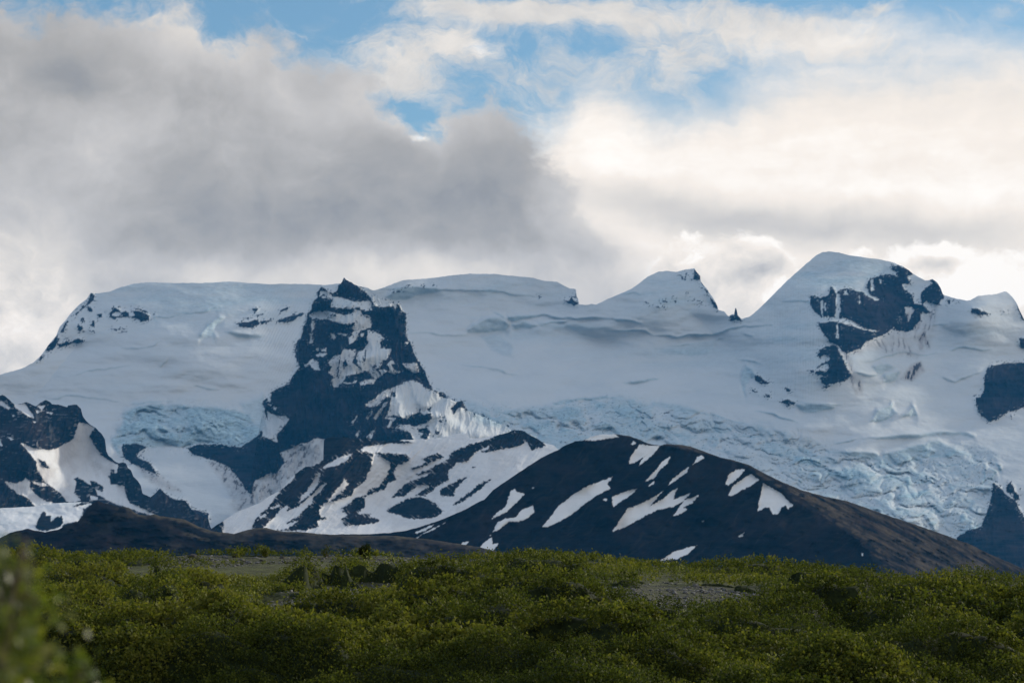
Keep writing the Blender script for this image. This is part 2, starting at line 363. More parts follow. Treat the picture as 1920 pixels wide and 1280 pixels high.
add(far_rock, 'D',
 '500 375 530 378 560 385 600 375 622 360 628 305 645 312 660 350 680 345 700 330 740 320 790 340 850 350 880 375 910 390 935 410 962 395 930 375 903 375 878 340 870 300 890 258 930 248 970 233 1030 228 1080 245 1068 215 1032 197 1040 173 1080 168 1120 183 1168 205 1177 232 1140 240 1162 285 1108 295 1130 330 1180 370 1190 420 1240 430 1230 380 1235 350 1280 310 1312 288 1290 262 1310 258 1352 298 1372 345 1390 380 1370 400 1340 440 1300 420 1270 410 1250 430 1280 470 1312 480 1270 492 1240 475 1230 540 1200 560 1180 600 1140 612 1080 605 1050 583 1010 620 940 647 880 672 830 722 740 753 700 735 680 700 620 672 580 622 550 560 575 545 640 540 680 548 740 562 800 582 850 599 935 608 850 588 800 553 740 523 680 525 620 510 570 515 545 490 510 460 496 420',
 '555 730 600 708 640 703 670 700 700 760 740 850 770 900 720 940 660 957 600 967 565 950 560 920 590 905 528 892 528 868 600 870 620 850 600 820 540 857 545 838 600 810 625 790 590 760 560 787 545 770',
 '578 975 632 965 602 992', '488 865 522 866 518 882 495 880', '122 903 152 903 190 940 237 945 200 964 160 952 128 932', '198 1028 226 1024 224 1046 204 1048',
 '300 1080 340 1058 398 1085 350 1104', '333 993 368 995 362 1008 338 1006', '108 998 148 1008 140 1018 110 1008', '1562 453 1600 455 1640 475 1682 490 1620 502 1570 482',
 '1413 403 1428 405 1424 428 1414 424', '1466 398 1480 402 1474 412', '1772 472 1800 480 1788 488',
 '1940 815 1860 818 1780 823 1710 833 1680 850 1660 900 1650 1000 1620 1070 1612 1110 1640 1160 1700 1200 1760 1180 1860 1120 1940 1090',
 '1888 660 1940 650 1940 738 1895 712', '1872 402 1900 470 1925 540 1900 520 1880 460')
sub(far_rock, 'D', '663 348 688 358 697 450 684 532 663 522 670 430', '1128 452 1170 448 1187 470 1150 542 1128 500', '715 335 738 335 745 362 722 364', '818 370 828 370 830 424 820 422',
 '568 402 578 404 578 512 566 500', '898 262 912 262 918 330 902 340', '955 262 968 262 972 290 958 290', '668 560 680 560 684 652 672 650', '1192 370 1215 375 1225 425 1200 420', '1258 415 1290 415 1318 470 1270 460',
 '1086 510 1098 505 1104 530 1092 535', '590 420 597 420 598 470 590 465')
add(far_rock, 'H', '1604 -20 1600 20 1620 80 1660 120 1700 142 1740 127 1800 80 1870 62 1940 40 1940 -30',
 '1716 530 1760 565 1800 612 1860 655 1885 705 1940 790 1940 1200 1600 1130 1480 950 1480 890 1560 845 1640 830 1690 700 1708 600',
 '1800 572 1828 535 1852 560 1862 600 1882 620 1892 652 1862 652 1812 602', '1888 570 1900 575 1896 592', '1822 90 1845 98 1838 110')
sub(far_rock, 'H', '1835 605 1850 608 1848 630 1830 622')
# under the left icefall
add(far_rock, 'E', '1340 460 1430 435 1550 430 1640 440 1720 457 1790 410 1860 368 1960 395 2050 560 1990 640 1930 640 1830 702 1815 800 1775 765 1720 682 1650 600 1520 545 1400 510',
 '878 455 910 428 1000 430 1072 450 1012 480 985 520 1070 560 1120 620 1140 660 1040 610 930 562 888 522',
 '1130 780 1150 753 1200 798 1270 832 1330 830 1380 900 1500 925 1505 1040 1300 1000 1100 935 1060 850',
 '1866 350 1888 330 1892 380 1870 400', '1895 120 1925 100 1925 260 1900 170')
# dark rock low on the peak and its foot
TOWER = '755 70 735 110 708 140 695 180 665 190 620 162 585 148 562 175 558 215 528 250 512 312 488 335 478 390 452 440 437 510 398 575 398 640 428 720 395 760 350 840 290 865 230 900 216 940 228 982 190 962 163 985 183 1030 240 1062 330 1080 352 1102 310 1152 260 1215 270 1260 200 1290 230 1330 290 1340 400 1290 560 1230 680 1260 640 1400 1900 1400 1950 1150 1790 1090 1700 1062 1630 1035 1605 965 1560 972 1490 945 1470 928 1440 905 1390 890 1330 760 1290 680 1250 620 1230 545 1200 510 1195 420 1195 340 1165 310 1150 265 1120 268 1040 250 930 200 860 148 800 105'
tower_sd = new_sd(); add(tower_sd, 'B', TOWER); far_rock = np.maximum(far_rock, tower_sd)
sub(far_rock, 'B',
 '590 215 640 203 700 215 780 237 850 252 930 248 948 265 952 312 900 317 860 300 838 290 800 303 740 300 690 290 658 285 665 240 640 225 590 232',
 '768 88 832 128 905 188 948 232 962 270 1000 292 1015 285 1035 300 1052 288 1110 285 1125 300 1130 262 1065 235 955 180 875 140 800 96',
 '492 345 540 323 600 318 640 323 700 338 760 350 820 330 830 310 870 318 882 345 932 360 948 400 942 442 900 452 870 457 842 500 822 542 788 552 783 510 810 490 820 455 808 440 830 400 780 412 720 407 690 397 640 382 590 377 550 370 520 382',
 '918 453 960 463 1012 490 1042 512 1022 540 1015 577 1050 592 1092 592 1075 642 1062 667 1030 680 1010 722 962 742 1002 762 1012 790 990 808 962 792 930 762 870 742 850 700 840 650 850 622 890 590 917 550 915 500',
 '738 590 832 600 826 640 812 690 872 742 892 757 820 772 762 790 742 822 700 862 675 868 658 822 672 790 640 762 662 720 628 690 680 640 730 632',
 '860 832 900 813 972 815 960 837 872 852', '740 828 800 832 842 818 830 835 760 845', '1000 742 1040 740 1080 752 1060 700 1085 668 1120 690 1130 710 1090 700 1110 745 1150 752 1190 742 1150 762 1100 772 1060 757 1020 782',
 '1175 700 1250 690 1278 702 1292 762 1250 762 1200 737', '515 390 542 388 535 432 515 472', '648 477 680 480 697 512 670 527', '698 482 735 476 776 486 762 500', '503 482 524 480 520 550 505 550',
 '535 630 580 622 622 626 600 640 548 645', '455 708 490 690 520 660 562 690 575 740 540 742 500 705 470 722', '762 440 778 438 772 452', '870 480 892 478 885 500 872 496',
 '1000 500 1020 495 1015 510 1002 512', '1036 540 1050 520 1062 530 1045 560', '580 175 605 170 650 200 640 210 600 200 570 215', '765 110 790 125 785 135 765 122', '1185 540 1210 545 1195 565',
 '545 590 562 588 562 606 545 604', '590 592 618 590 618 604 592 606', '640 345 655 340 690 352 680 362', '200 985 232 990 220 1000 200 998','238 1005 262 1010 255 1030 240 1022')
add(far_rock, 'B', '572 235 600 226 645 224 664 240 660 268 640 285 600 290 575 275', '828 292 860 290 866 312 840 315', '740 690 758 675 776 695 770 720 742 722', '952 712 978 698 990 715 972 738 955 732',
 '700 190 760 215 840 240 930 248 946 235 880 180 820 130 770 100 750 90 720 130', '640 345 690 340 692 358 650 362', '1010 545 1040 512 1075 540 1078 580 1040 580 1015 572')
# big snow apron right of the peak
APRON = '1105 872 1180 830 1240 813 1292 830 1332 872 1400 892 1452 922 1520 950 1580 975 1760 1070 1950 1150 1950 1420 1300 1420 1340 1300 1130 1300 1250 1240 1220 1190 1060 1150 1085 1100 1045 1090 1080 1000'
sub(far_rock, 'B', APRON)
sub(far_rock, 'B', '905 990 960 958 1040 892 1105 868 1082 935 1050 940 1000 985 990 1000 930 1010', '990 1060 1030 1000 1050 985 1010 1060 980 1090', '920 1060 950 1030 960 1040 930 1085', '800 1120 850 1060 846 1080 815 1125')
sub(far_rock, 'F', '1075 185 1100 140 1140 118 1120 160 1095 190', '910 268 960 215 972 215 940 275', '830 250 860 215 865 225 845 265', '1000 70 1040 20 1060 15 1020 80', '900 130 950 70 960 75 920 140', '960 130 1000 70 1012 72 980 135')
add(far_rock, 'F', '1060 120 1110 108 1180 128 1205 140 1230 108 1290 84 1330 100 1375 88 1380 130 1335 165 1260 190 1200 175 1150 175 1110 195 1080 185 1120 130', '1285 212 1345 198 1368 230 1342 285 1298 272 1315 240 1280 230',
 '1518 62 1568 8 1605 14 1634 72 1592 50 1560 68 1540 98', '1436 112 1452 112 1450 124 1438 124', '1432 150 1455 146 1462 160 1438 164', '1460 120 1474 122 1470 132 1460 130', '1480 140 1492 144 1486 156 1478 150',
 '1408 225 1440 225 1425 246 1410 240', '1350 60 1372 58 1368 72 1352 72', '1285 64 1302 64 1298 76 1286 74', '1385 250 1395 252 1390 262', '1682 95 1694 96 1690 106')
add(far_rock, 'B', '1434 900 1462 905 1490 946 1470 942 1440 930', '1095 905 1120 898 1118 930 1098 935')
line(far_rock, 'B', .8, '905 600 900 660 888 700', '722 640 715 700 700 800', '835 660 838 690 870 730')
add(far_rock, 'G', '335 150 380 175 372 182 340 160')
# dirty snow
def dirt(fr, w, *polys, sf=6):
    global far_dirt
    m = new_sd(); add(m, fr, *polys); far_dirt = np.maximum(far_dirt, smooth(m, -sf, sf)*w)
dirt('D', .38, '840 690 1060 600 1230 560 1320 420 1345 430 1330 560 1290 720 1210 790 1100 770 860 730')
dirt('D', .85, '1205 640 1260 600 1290 690 1220 750', '1100 925 1170 830 1230 810 1255 870 1180 935', '1090 500 1200 470 1260 560 1200 610 1120 600', sf=5)
dirt('D', .6, '700 760 760 760 790 880 845 960 840 1020 800 1040 780 990 755 880', '690 740 850 730 840 760 720 765')
dirt('E', .62, '560 285 640 300 620 400 480 440 380 470 440 420 540 380', '1700 560 1900 640 1830 850 1700 900 1640 760 1500 560', '980 580 1130 640 1300 770 1200 760 1050 680')
dirt('F', .55, '290 300 400 290 500 265 600 235 665 225 690 262 600 300 580 350 585 430 530 475 460 480 400 530 330 600 280 660 130 740 -20 800 -80 750 60 720 130 640 100 580 200 500 280 430')
dirt('B', .35, '905 990 1040 880 1110 860 1080 950 980 1080 880 1100', '640 640 830 600 830 700 700 860 650 830')
dirt('B', .5, '1170 690 1280 690 1295 765 1190 740')
# broken blue ice and other darker traced bands
def ice(fr, w, *polys, sf=5):
    global far_ice
    m = new_sd(); add(m, fr, *polys); far_ice = np.maximum(far_ice, smooth(m, -sf, sf)*w)
def crev(fr, wd, w, *lines):
    global far_ice
    m = new_sd(); line(m, fr, wd, *lines); far_ice = np.maximum(far_ice, smooth(m, -1.3, 1.3)*w)
ICEFALL_R = '870 752 960 765 1030 762 1120 742 1180 745 1210 755 1300 772 1400 797 1480 812 1560 842 1640 862 1800 832 1880 852 1872 900 1855 960 1830 1030 1700 1010 1500 930 1350 870 1200 850 1040 850 960 815 900 790'
ICEFALL_L = '895 190 1000 158 1100 148 1300 150 1500 160 1650 172 1800 190 1890 330 1850 400 1730 457 1600 430 1450 430 1350 465 1200 455 1060 450 900 430 860 500 810 390 880 270'
ice('P', .26, ICEFALL_R); ice('E', .75, ICEFALL_L); ice('E', .5, '1730 130 1830 100 1900 60 1910 200 1890 340 1800 240')
ice('B', .5, '1050 215 1100 178 1200 138 1400 138 1455 165 1400 182 1250 202 1190 230 1100 226', '1660 450 1740 390 1850 385 1920 410 1915 450 1780 480 1660 478', sf=3)
ice('C', .55, '-5 480 60 458 130 448 205 490 182 532 50 553 -5 540', '216 482 300 472 390 500 402 517 240 517', sf=3)
ice('C', .28, '410 488 700 478 950 500 850 525 420 518', '10 580 150 570 260 640 240 720 100 690', '1250 660 1500 630 1700 600 1650 700 1400 700', sf=5)
ice('C', .75, '180 436 350 428 600 428 850 426 935 438 850 440 500 440 330 462 190 462', sf=2)
ice('C', .7, '505 1052 620 1023 760 998 900 1008 1060 1038 900 1025 740 1020 600 1050 520 1062', '1030 912 1130 892 1240 872 1290 876 1200 898 1120 914', sf=2)
ice('C', .45, '640 1110 800 1050 860 1035 930 1050 900 1110 760 1130', '1030 1040 1060 1015 1100 1015 1130 1060 1100 1090 1040 1080', '1240 1080 1270 1050 1400 1080 1700 1130 1500 1130', sf=3)
crev('C', 1.4, .8, '930 440 1040 470 1170 497', '900 528 1080 540 1180 550 1250 570', '1250 575 1400 575 1600 553 1800 538 1900 512', '640 450 560 470 430 500')
crev('C', 1.2, .45, '1300 650 1450 628 1600 612 1760 590', '90 412 180 470', '0 250 60 240 240 262 420 295', '1050 280 1130 265 1180 272', '0 800 150 830 300 860')
crev('A', 1.0, .6, '860 600 1000 585 1100 560 1200 532', '480 775 620 750 720 735 820 728 930 705', '330 935 560 945 870 965', '950 985 1100 975 1250 968', '1380 865 1560 880', '1160 715 1220 660', '1110 380 1130 350 1250 362 1300 350', '1290 330 1450 320 1600 300')
ice('A', .55, '1420 480 1500 400 1560 370 1600 380 1560 440 1540 490 1440 520', '1640 470 1720 455 1900 475 1830 500 1700 495', sf=4)
crev('B', 1.0, .6, '1210 492 1350 488 1500 490 1640 492', '1590 712 1760 732', '1820 345 1920 385', '1000 158 1450 160 1900 180')
crev('D', 1.2, .6, '0 800 80 795 160 815', '50 870 90 860 130 900', '870 820 950 780 1060 768 1180 770 1340 745', '770 895 860 905 940 900', '1360 910 1480 930 1640 880', '1420 740 1540 715 1700 718', '590 400 300 410', '0 600 40 580 250 572', '40 635 120 630', '1290 560 1420 545', '420 1080 600 1085 700 1080')
ice('D', .5, '915 840 1020 830 1060 850 960 900 920 890', '980 900 1080 870 1060 935 1000 935', '60 830 110 850 130 900 100 950 60 1030 50 950', sf=3)
ice('H', .62, '900 130 970 60 1060 38 1092 80 1000 126', '1108 112 1180 48 1232 112', '930 412 1000 360 1150 310 1350 268 1482 308 1562 342 1400 372 1200 402 1000 437', '640 345 800 333 960 350 972 382 880 392 760 362',
 '200 270 260 262 400 298 600 360 692 390 702 432 500 422 350 362 210 342', '640 482 800 453 902 490 922 522 750 532 650 512', '1000 512 1060 473 1122 490 1070 527', '1148 502 1250 468 1352 500 1280 542 1150 547',
 '1068 632 1250 588 1342 610 1200 642', '1268 742 1350 668 1450 648 1482 690 1350 762', '430 30 560 10 680 30 640 70 480 70', '860 240 1000 228 1300 215 1610 218 1600 238 1300 245 1000 250', '1500 720 1590 700 1600 720 1540 750', sf=3)
crev('H', 1.5, .8, '170 75 300 110 430 150', '690 280 830 245', '900 130 980 122 1090 85', '1170 35 1235 100', '930 432 1080 425 1200 400', '1180 640 1250 590 1320 580', '0 245 120 240 200 232', '1230 740 1330 680', '1350 430 1500 400', '1060 90 1075 20', '50 290 55 310')
crev('H', 2.6, .9, '1700 440 1740 470 1690 520', '1590 570 1640 610 1680 600', '1500 880 1560 850 1640 800', '1540 900 1600 850', '1660 450 1640 560', '1750 400 1770 470')
crev('G', 1.4, .7, '250 60 370 90 520 100', '640 130 760 90 880 60', '620 180 740 210 860 190 930 150', '1080 90 1200 120 1330 90', '1480 60 1650 80 1800 130 1900 160', '1100 190 1180 150 1240 190', '1290 190 1420 240 1540 230', '1560 200 1700 260 1850 250', '1700 330 1850 350', '180 60 260 120 330 160')
ice('G', .5, '620 70 720 30 900 20 1000 60 900 100 760 130 640 120', '1040 40 1160 20 1240 60 1200 120 1090 110', '1400 100 1560 100 1750 150 1850 200 1700 230 1500 190', '380 100 560 110 640 150 560 190 420 160', sf=4)

GSKY = [(-80,716),(-40,709),(0,702),(40,691),(62,680),(75,668),(90,648),(105,630),(112,612),(122,602),(130,590),(145,574),(163,560),(170,549),(178,550),(205,547),(222,540),(250,532),(280,529),(330,530.5),(380,530.5),(430,527.5),(470,530.5),(500,532.5),(560,532),(610,534),(650,530),(690,540),(700,545),(722,538),(740,531),(757,525),(800,522),(850,516),(880,513),(925,513.5),(970,518),(1000,521),(1020,526),(1045,528),(1058,536),(1070,541),(1080,542),(1081,555),(1086,563),(1084,570),(1097,572),(1108,570),(1118,571),(1140,560),(1160,552),(1185,541),(1200,530),(1215,518),(1235,509),(1252,508),(1268,510),(1285,505.5),(1302,503),(1306,510),(1313,518),(1314,528),(1325,541),(1331,550),(1338,560),(1344,571),(1347,581),(1358,584),(1366,593),(1373,588),(1378,589),(1378.5,577),(1381,578),(1383,590),(1390,598),(1405,594),(1413,588),(1430,572),(1450,552),(1470,532),(1490,513),(1510,496),(1530,479),(1543,472.5),(1553,471.5),(1573,473.5),(1590,478),(1620,482.5),(1650,486),(1675,492),(1690,498),(1703,506),(1710,512),(1722,519),(1735,525.5),(1742,525),(1748,522.5),(1757,529),(1764,541),(1768,552),(1785,558),(1812,563.5),(1820,563),(1832,555),(1850,553),(1870,551),(1882,546.5),(1888,547),(1898,556),(1905,566),(1912,582),(1920,598),(1935,615),(2000,660)]
_gs = np.array(GSKY, float)
_gx = np.arange(-80, 2001, 4.0); _gt = np.convolve(np.pad(np.interp(_gx, _gs[:,0], _gs[:,1]), 10, mode='edge'), np.ones(21)/21, 'valid')
icef = np.zeros((H_, W_)); _m = new_sd(); add(_m, 'P', ICEFALL_R); add(_m, 'E', ICEFALL_L); icef = blur(smooth(_m, -10, 10), 12)
rockblur = blur(smooth(far_rock, -2, 3), 3)
_X, _Y = np.meshgrid(np.arange(GX0, GX1)+.0, np.arange(GY0, GY1)+.0)
far_ice = sample(far_ice, _X+fbm(_X/34, _Y/22, 3, 51)*7, _Y+fbm(_X/46, _Y/30, 3, 52)*4.5)     # no traced line stays ruler-straight
groove = blur(far_ice, 1, 1)
# steeper where the photo shows a darker step, flatter on the lip above it: summed up from the foot, then levelled
_st = blur(far_ice*(1-icef*.6), 1, 1); _lip = np.roll(_st, -5, 0); _d = _st-.55*_lip*(_st < .3)
_X, _Y = np.meshgrid(np.arange(GX0, GX1)+.0, np.arange(GY0, GY1)+.0); _w = fbm(_X/60, _Y/40, 3, 46)*16
for cx, cy, rx, ry, a in ((1060,622,150,16,.5),(1260,672,110,26,.45),(1010,705,130,14,.4),(950,560,160,10,.3),(1250,735,120,12,.3),(1480,640,60,60,.25),(1760,700,110,16,.3),(1690,640,90,14,-.3),(300,650,190,14,.25),(180,700,120,12,-.3),
                          (430,690,120,20,.2),(880,640,90,20,-.3),(1130,650,110,9,-.4),(1350,600,90,9,.35),(1500,860,160,18,.4),(1650,800,150,12,-.3),(1380,560,60,20,.2)):
    _d = _d + a*np.exp(-((_X+_w-cx)/rx)**2-((_Y+_w*.6-.08*(_X-cx)-cy)/ry)**2)
_d = _d + .16*fbm((_X+_w)/120, (_Y+_w*.5)/16, 4, 47)
_I = np.cumsum(_d[::-1], 0)[::-1]*3.0; steep = blur(_I-blur(_I, 13, 2, (0,)), 2, 1, (1,))*3.2
def gully(PX, PY, seed, wl=9, stretch=5, lean=0.0):
    wx = fbm(PX/60, PY/60, 3, seed+5)*8
    return ridged((PX+wx+lean*PY)/wl, PY/(wl*stretch), 4, seed)
def far_relief(PX, PY):
    g = fbm((PX+.5*PY)/260, PY/110, 3, 3)*70 + fbm(PX/100, PY/30, 3, 9)*9 + fbm(PX/30, PY/9, 3, 21)*3.0
    w = fbm(PX/40, PY/30, 3, 44)*12
    ser = (ridged((PX+2*w)/130, (PY+1.6*w-.22*PX)/34, 5, 31)-.45)*80 + (ridged((PX-w+PY*.5)/20, (PY+w*.5-.3*PX)/9, 3, 33)-.45)*9*smooth(fbm(PX/50, PY/25, 2, 35), -.2, .5)
    bw = fbm(PX/26, PY/16, 3, 48); blk, brr = worley((PX+bw*18)/42, (PY+bw*10-.25*PX)/15, 71)
    ser = ser + (np.sqrt(np.clip(1-blk*blk, 0, 1))*(.5+.8*brr))*-26*smooth(fbm(PX/70, PY/30, 2, 49), -.25, .35)
    g = g + ser*sample(icef, PX, PY)
    g = g - sample(groove, PX, PY)*5*(1-sample(icef, PX, PY))
    rb = sample(rockblur, PX, PY)
    g = g - rb*28 - rb*(gully(PX, PY, 61, 11, 2.2)-.4)*20 - rb*fbm(PX/18, PY/8, 4, 64)*9
    # raked snow flutes under the summit cone and left of the peak
    fl = np.exp(-((PX-1500)/70)**2-((PY-650)/110)**2); g = g + fl*1.5*np.sin(PX*1.3+fbm(PX/9, PY/60, 2, 5)*2)
    fl = np.exp(-((PX-530)/40)**2-((PY-650)/90)**2); g = g + fl*3.0*np.sin((PX+.55*PY)*1.1+fbm(PX/9, PY/60, 2, 6)*2)
    return g
def gauss(PX, PY, cx, cy, rx, ry): return np.exp(-((PX-cx)/rx)**2-((PY-cy)/ry)**2)
def glacierY(PX, PY, t):
    top = np.interp(PX, _gx, _gt)
    y = 9800 + (1080-PY)*5.2 - 1.9*np.maximum(650-PY, 0) - 1.0*np.maximum(PY-760, 0)*0
    y = y + 900*smooth(top-PY+60, 0, 60)*0
    # rims kept steeper, so the shape darkens them in place of cloud shade
    y = y - 1.3*np.maximum(70-(PY-top), 0)
    # summit cone: its left flank turns away to the left, its nose comes forward
    y = y - 520*gauss(PX, PY, 1560, 640, 150, 150) - 200*gauss(PX, PY, 1250, 590, 110, 80)
    y = y - 380*gauss(PX, PY, 360, 640, 260, 90)
    y = y - 300*gauss(PX, PY, 1830, 600, 90, 80)
    y = y - sample(steep, PX, PY)
    return y + far_relief(PX, PY)
def far_masks(PX, PY, tower=False):
    r = sample(far_rock, PX, PY)
    rock = edge(r, PX, PY, 71, 1.3, 4, .8, .8, 14)
    # snow dust on ledges of the rock, rock specks in the snow close to it
    led = ridged(PX/7, PY/3.2, 3, 81); rock = rock*(1-.6*smooth(led, .72, .88)*smooth(r, 12, 0)*smooth(r, -1, 2))
    near = smooth(r, -9, -1)*(1-rock); sp = smooth(fbm(PX/3, PY/2.4, 3, 84), .55, .75); rock = np.maximum(rock, near*sp)
    ice_and_shade = np.minimum(sample(far_ice, PX, PY)*1.0, 1)
    for cx, cy, rx, ry, a in ((1500,640,130,110,.42),(380,560,230,42,.55),(930,545,150,26,.35),(1590,515,120,40,.60),(1250,550,90,45,.45),(1820,640,90,60,.30),(1020,625,130,16,.28),(1270,670,110,22,.28)):  # broad darker blobs: cloud shade painted into the snow as ice tint
        ice_and_shade = ice_and_shade + a*gauss(PX, PY, cx, cy, rx, ry)*(.7+.5*fbm((PX+PY)/70, PY/12, 4, 91))
    ifl = sample(icef, PX, PY)
    w = fbm(PX/40, PY/30, 3, 44)*12
    rd = ridged((PX+2*w)/130, (PY+1.6*w-.22*PX)/34, 5, 31)
    ice_and_shade = ice_and_shade + ifl*(smooth(rd, .5, .22)*.40) + ifl*smooth(fbm((PX+PY*.5)/16, (PY-.2*PX)/8, 4, 90), .3, .75)*.25
    ice_and_shade = ice_and_shade + .07*smooth(fbm(PX/120, PY/22, 4, 97), -.1, .6)
    bw = fbm(PX/26, PY/16, 3, 48); blk, brr = worley((PX+bw*18)/42, (PY+bw*10-.25*PX)/15, 71)
    ice_and_shade = ice_and_shade + ifl*smooth(blk, .82, 1.05)*.5*smooth(fbm(PX/70, PY/30, 2, 49), -.25, .35)
    rock = np.maximum(rock, ifl*smooth(fbm(PX/4.5, PY/2.2, 3, 95), .78, .95)*.55)
    d = sample(far_dirt, PX, PY); st = fbm((PX+fbm(PX/30, PY/30, 2, 93)*6)/4.5, PY/18, 4, 99); sd2 = fbm((PX+.55*PY)/6.5, (PY-.8*PX)/11, 5, 98, .62)
    s = np.where(PX > 900, st, sd2)
    rock = np.maximum(rock, smooth(s+d*.8, .80, 1.15)*np.minimum(d*1.3, 1)*.85)
    d = d*(.75+.5*s)
    return dict(rock=rock, ice=ice_and_shade, dirt=d)
rock_far = mountain_mat('glacier_snow_and_rock', (.0015,.0035,.006), (.020,.019,.022), snow=(.48,.51,.535), scale=.02, bump=4)
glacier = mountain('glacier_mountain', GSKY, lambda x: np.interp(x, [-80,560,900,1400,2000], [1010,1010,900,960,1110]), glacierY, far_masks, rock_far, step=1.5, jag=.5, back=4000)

TSKY = [(470,900),(476,860),(484,812),(490,782),(498,764),(502,752),(507,736),(518,728),(532,721),(541,719),(548,706),(553,697),(560,690),(557,680),(554,665),(556,650),(563,637),(565,622),(568,612),(571,600),(575,590),(577,588),(583,581),(585,566),(593,557),(597,545),(602,539),(610,542),(617,547),(625,549),(631,547),(634,537),(641,528),(645,520),(650,525),(658,529),(666,534),(675,539),(692,550),(706,558),(720,566),(735,569),(743,569),(750,569),(754,580),(761,588),(762,610),(763,633),(770,641),(774,660),(780,670),(786,677),(790,687),(796,698),(803,713),(812,731),(825,736),(830,736),(836,745),(848,750),(858,754),(866,753),(872,760),(876,769),(890,775),(916,785),(940,796),(960,806),(985,812),(1005,818)]
_ts = np.array(TSKY, float)
def towerY(PX, PY, t):
    y = 9500 + (980-PY)*1.9
    # a buttress: centre forward, both flanks swing back; the head narrower than the foot
    cx = 655+(PY-540)*.06; hw = 95+(np.maximum(PY-540, 0))*.45
    y = y + 300*np.abs((PX-cx)/hw)**2.0*np.where(PX > cx, .35, 1)
    y = y + 60*smooth(PX, 760, 980)
    f = fbm(PX/55, PY/70, 4, 120)*45
    g = f - (gully(PX, PY, 130, 15, 4)-.4)*70 - (gully(PX, PY, 133, 5, 3)-.4)*16
    sn = 1-sample(rockblur, PX, PY)
    return y + g*(1-.75*sn) + fbm(PX/20, PY/30, 3, 141)*5 + 60*np.sin(PY/19.0+fbm(PX/50, PY/50, 2, 8)*2)*.35
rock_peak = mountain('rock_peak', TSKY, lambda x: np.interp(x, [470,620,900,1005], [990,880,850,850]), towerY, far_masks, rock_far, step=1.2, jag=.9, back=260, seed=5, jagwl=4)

# ================================================================== MIDDLE: rocky ridge, streaked hill, dark hill, brown hill
mid_rock = mountain_mat('dark_basalt_with_snow', (.0015,.0035,.006), (.020,.019,.021), snow=(.60,.62,.645), scale=.03, bump=3)
def rockface(PX, PY, seed, wl=16, amp=30, lean=0.0, stretch=4):
    return -(gully(PX, PY, seed, wl, stretch, lean)-.4)*amp - (gully(PX, PY, seed+3, wl/3, 3, lean)-.4)*amp*.25 + fbm(PX/60, PY/50, 4, seed+9)*amp*.8

# ---- left rocky ridge
LR = new_sd(); 
add(LR, 'E',
 '570 273 620 283 682 315 642 370 680 440 720 500 770 540 850 578 840 618 800 612 788 660 798 720 890 730 907 800 930 850 1000 880 1115 937 1100 950 940 895 830 862 790 842 700 792 688 752 740 775 748 745 700 708 640 683 660 730 600 690 560 668 528 680 552 700 538 780 587 837 490 852 440 792 380 742 320 702 270 612 263 560 200 480 153 423 230 455 340 477 400 465 480 420 530 390 550 330',
 '38 700 120 715 170 692 183 675 222 700 215 742 250 790 330 840 395 857 250 878 212 830 170 800 130 792 100 760 75 750', '225 698 330 713 352 737 260 722', '-60 110 0 118 42 138 77 170 62 182 -60 120',
 '103 138 180 143 202 170 242 230 244 248 180 212 108 170', '263 160 322 153 302 192 280 172', '333 198 385 205 372 218 340 210', '248 173 287 202 268 207', '53 378 102 395 82 404', '78 213 110 225 95 232',
 '648 800 702 813 707 834 655 832', '-60 380 -5 400 18 440 5 446 -60 400', '235 265 262 268 250 278')
sub(LR, 'E', '268 528 330 563 357 605 320 602 298 590')
add(LR, 'E', '800 610 850 590 840 640 810 640')
sub(LR, 'E', '800 615 830 612 820 640 805 632', '780 660 800 655 830 672 830 690 800 690')
LSKY = [(-80,738),(-20,735),(0,741),(4,740),(10,743),(17,749),(27,758),(40,756),(50,754),(68,761),(76,754),(86,749),(92,752),(98,758),(112,759),(126,763),(128,759),(144,758),(152,766),(155,780),(162,790),(169,796),(178,801),(190,812),(197,824),(199,845),(203,853),(212,862),(222,868),(231,866),(236,868),(240,877),(246,882),(250,893),(258,900),(264,910),(267,925),(282,932),(290,925),(298,917),(306,921),(318,934),(330,938),(347,938),(360,956),(376,966),(390,972),(394,986),(400,1000)]
def leftY(PX, PY, t):
    y = 8200 + (1000-PY)*2.6 + 250*gauss(PX, PY, 150, 860, 90, 70) - 200*gauss(PX, PY, 60, 850, 60, 60)
    s = blurLR; r = sample(s, PX, PY)
    return y + rockface(PX, PY, 210, 15, 40, .2)*(1-.8*r) + 16*r
blurLR = blur(smooth(LR, -2, 2), 2)
def left_masks(PX, PY):
    s = sample(LR, PX, PY); snow = edge(s, PX, PY, 220, 1.0, 4, .7, .5, 12)
    d = .12+.30*smooth(fbm(PX/40, PY/40, 4, 230), -.1, .7)
    led = smooth(fbm((PX+.5*PY)/9, PY/3, 3, 233), .62, .8)*.35
    st = smooth(fbm(PX/5, PY/30, 3, 240), .2, .8)*gauss(PX, PY, 78, 812, 14, 26)*.5
    return dict(rock=(1-snow)*(1-np.maximum(led*smooth(s, -14, -2), st)), dirt=d, ice=PX*0)
rocky_ridge = mountain('rocky_ridge', LSKY, 1030, leftY, left_masks, mid_rock, step=1.4, jag=.7, back=500, seed=8)

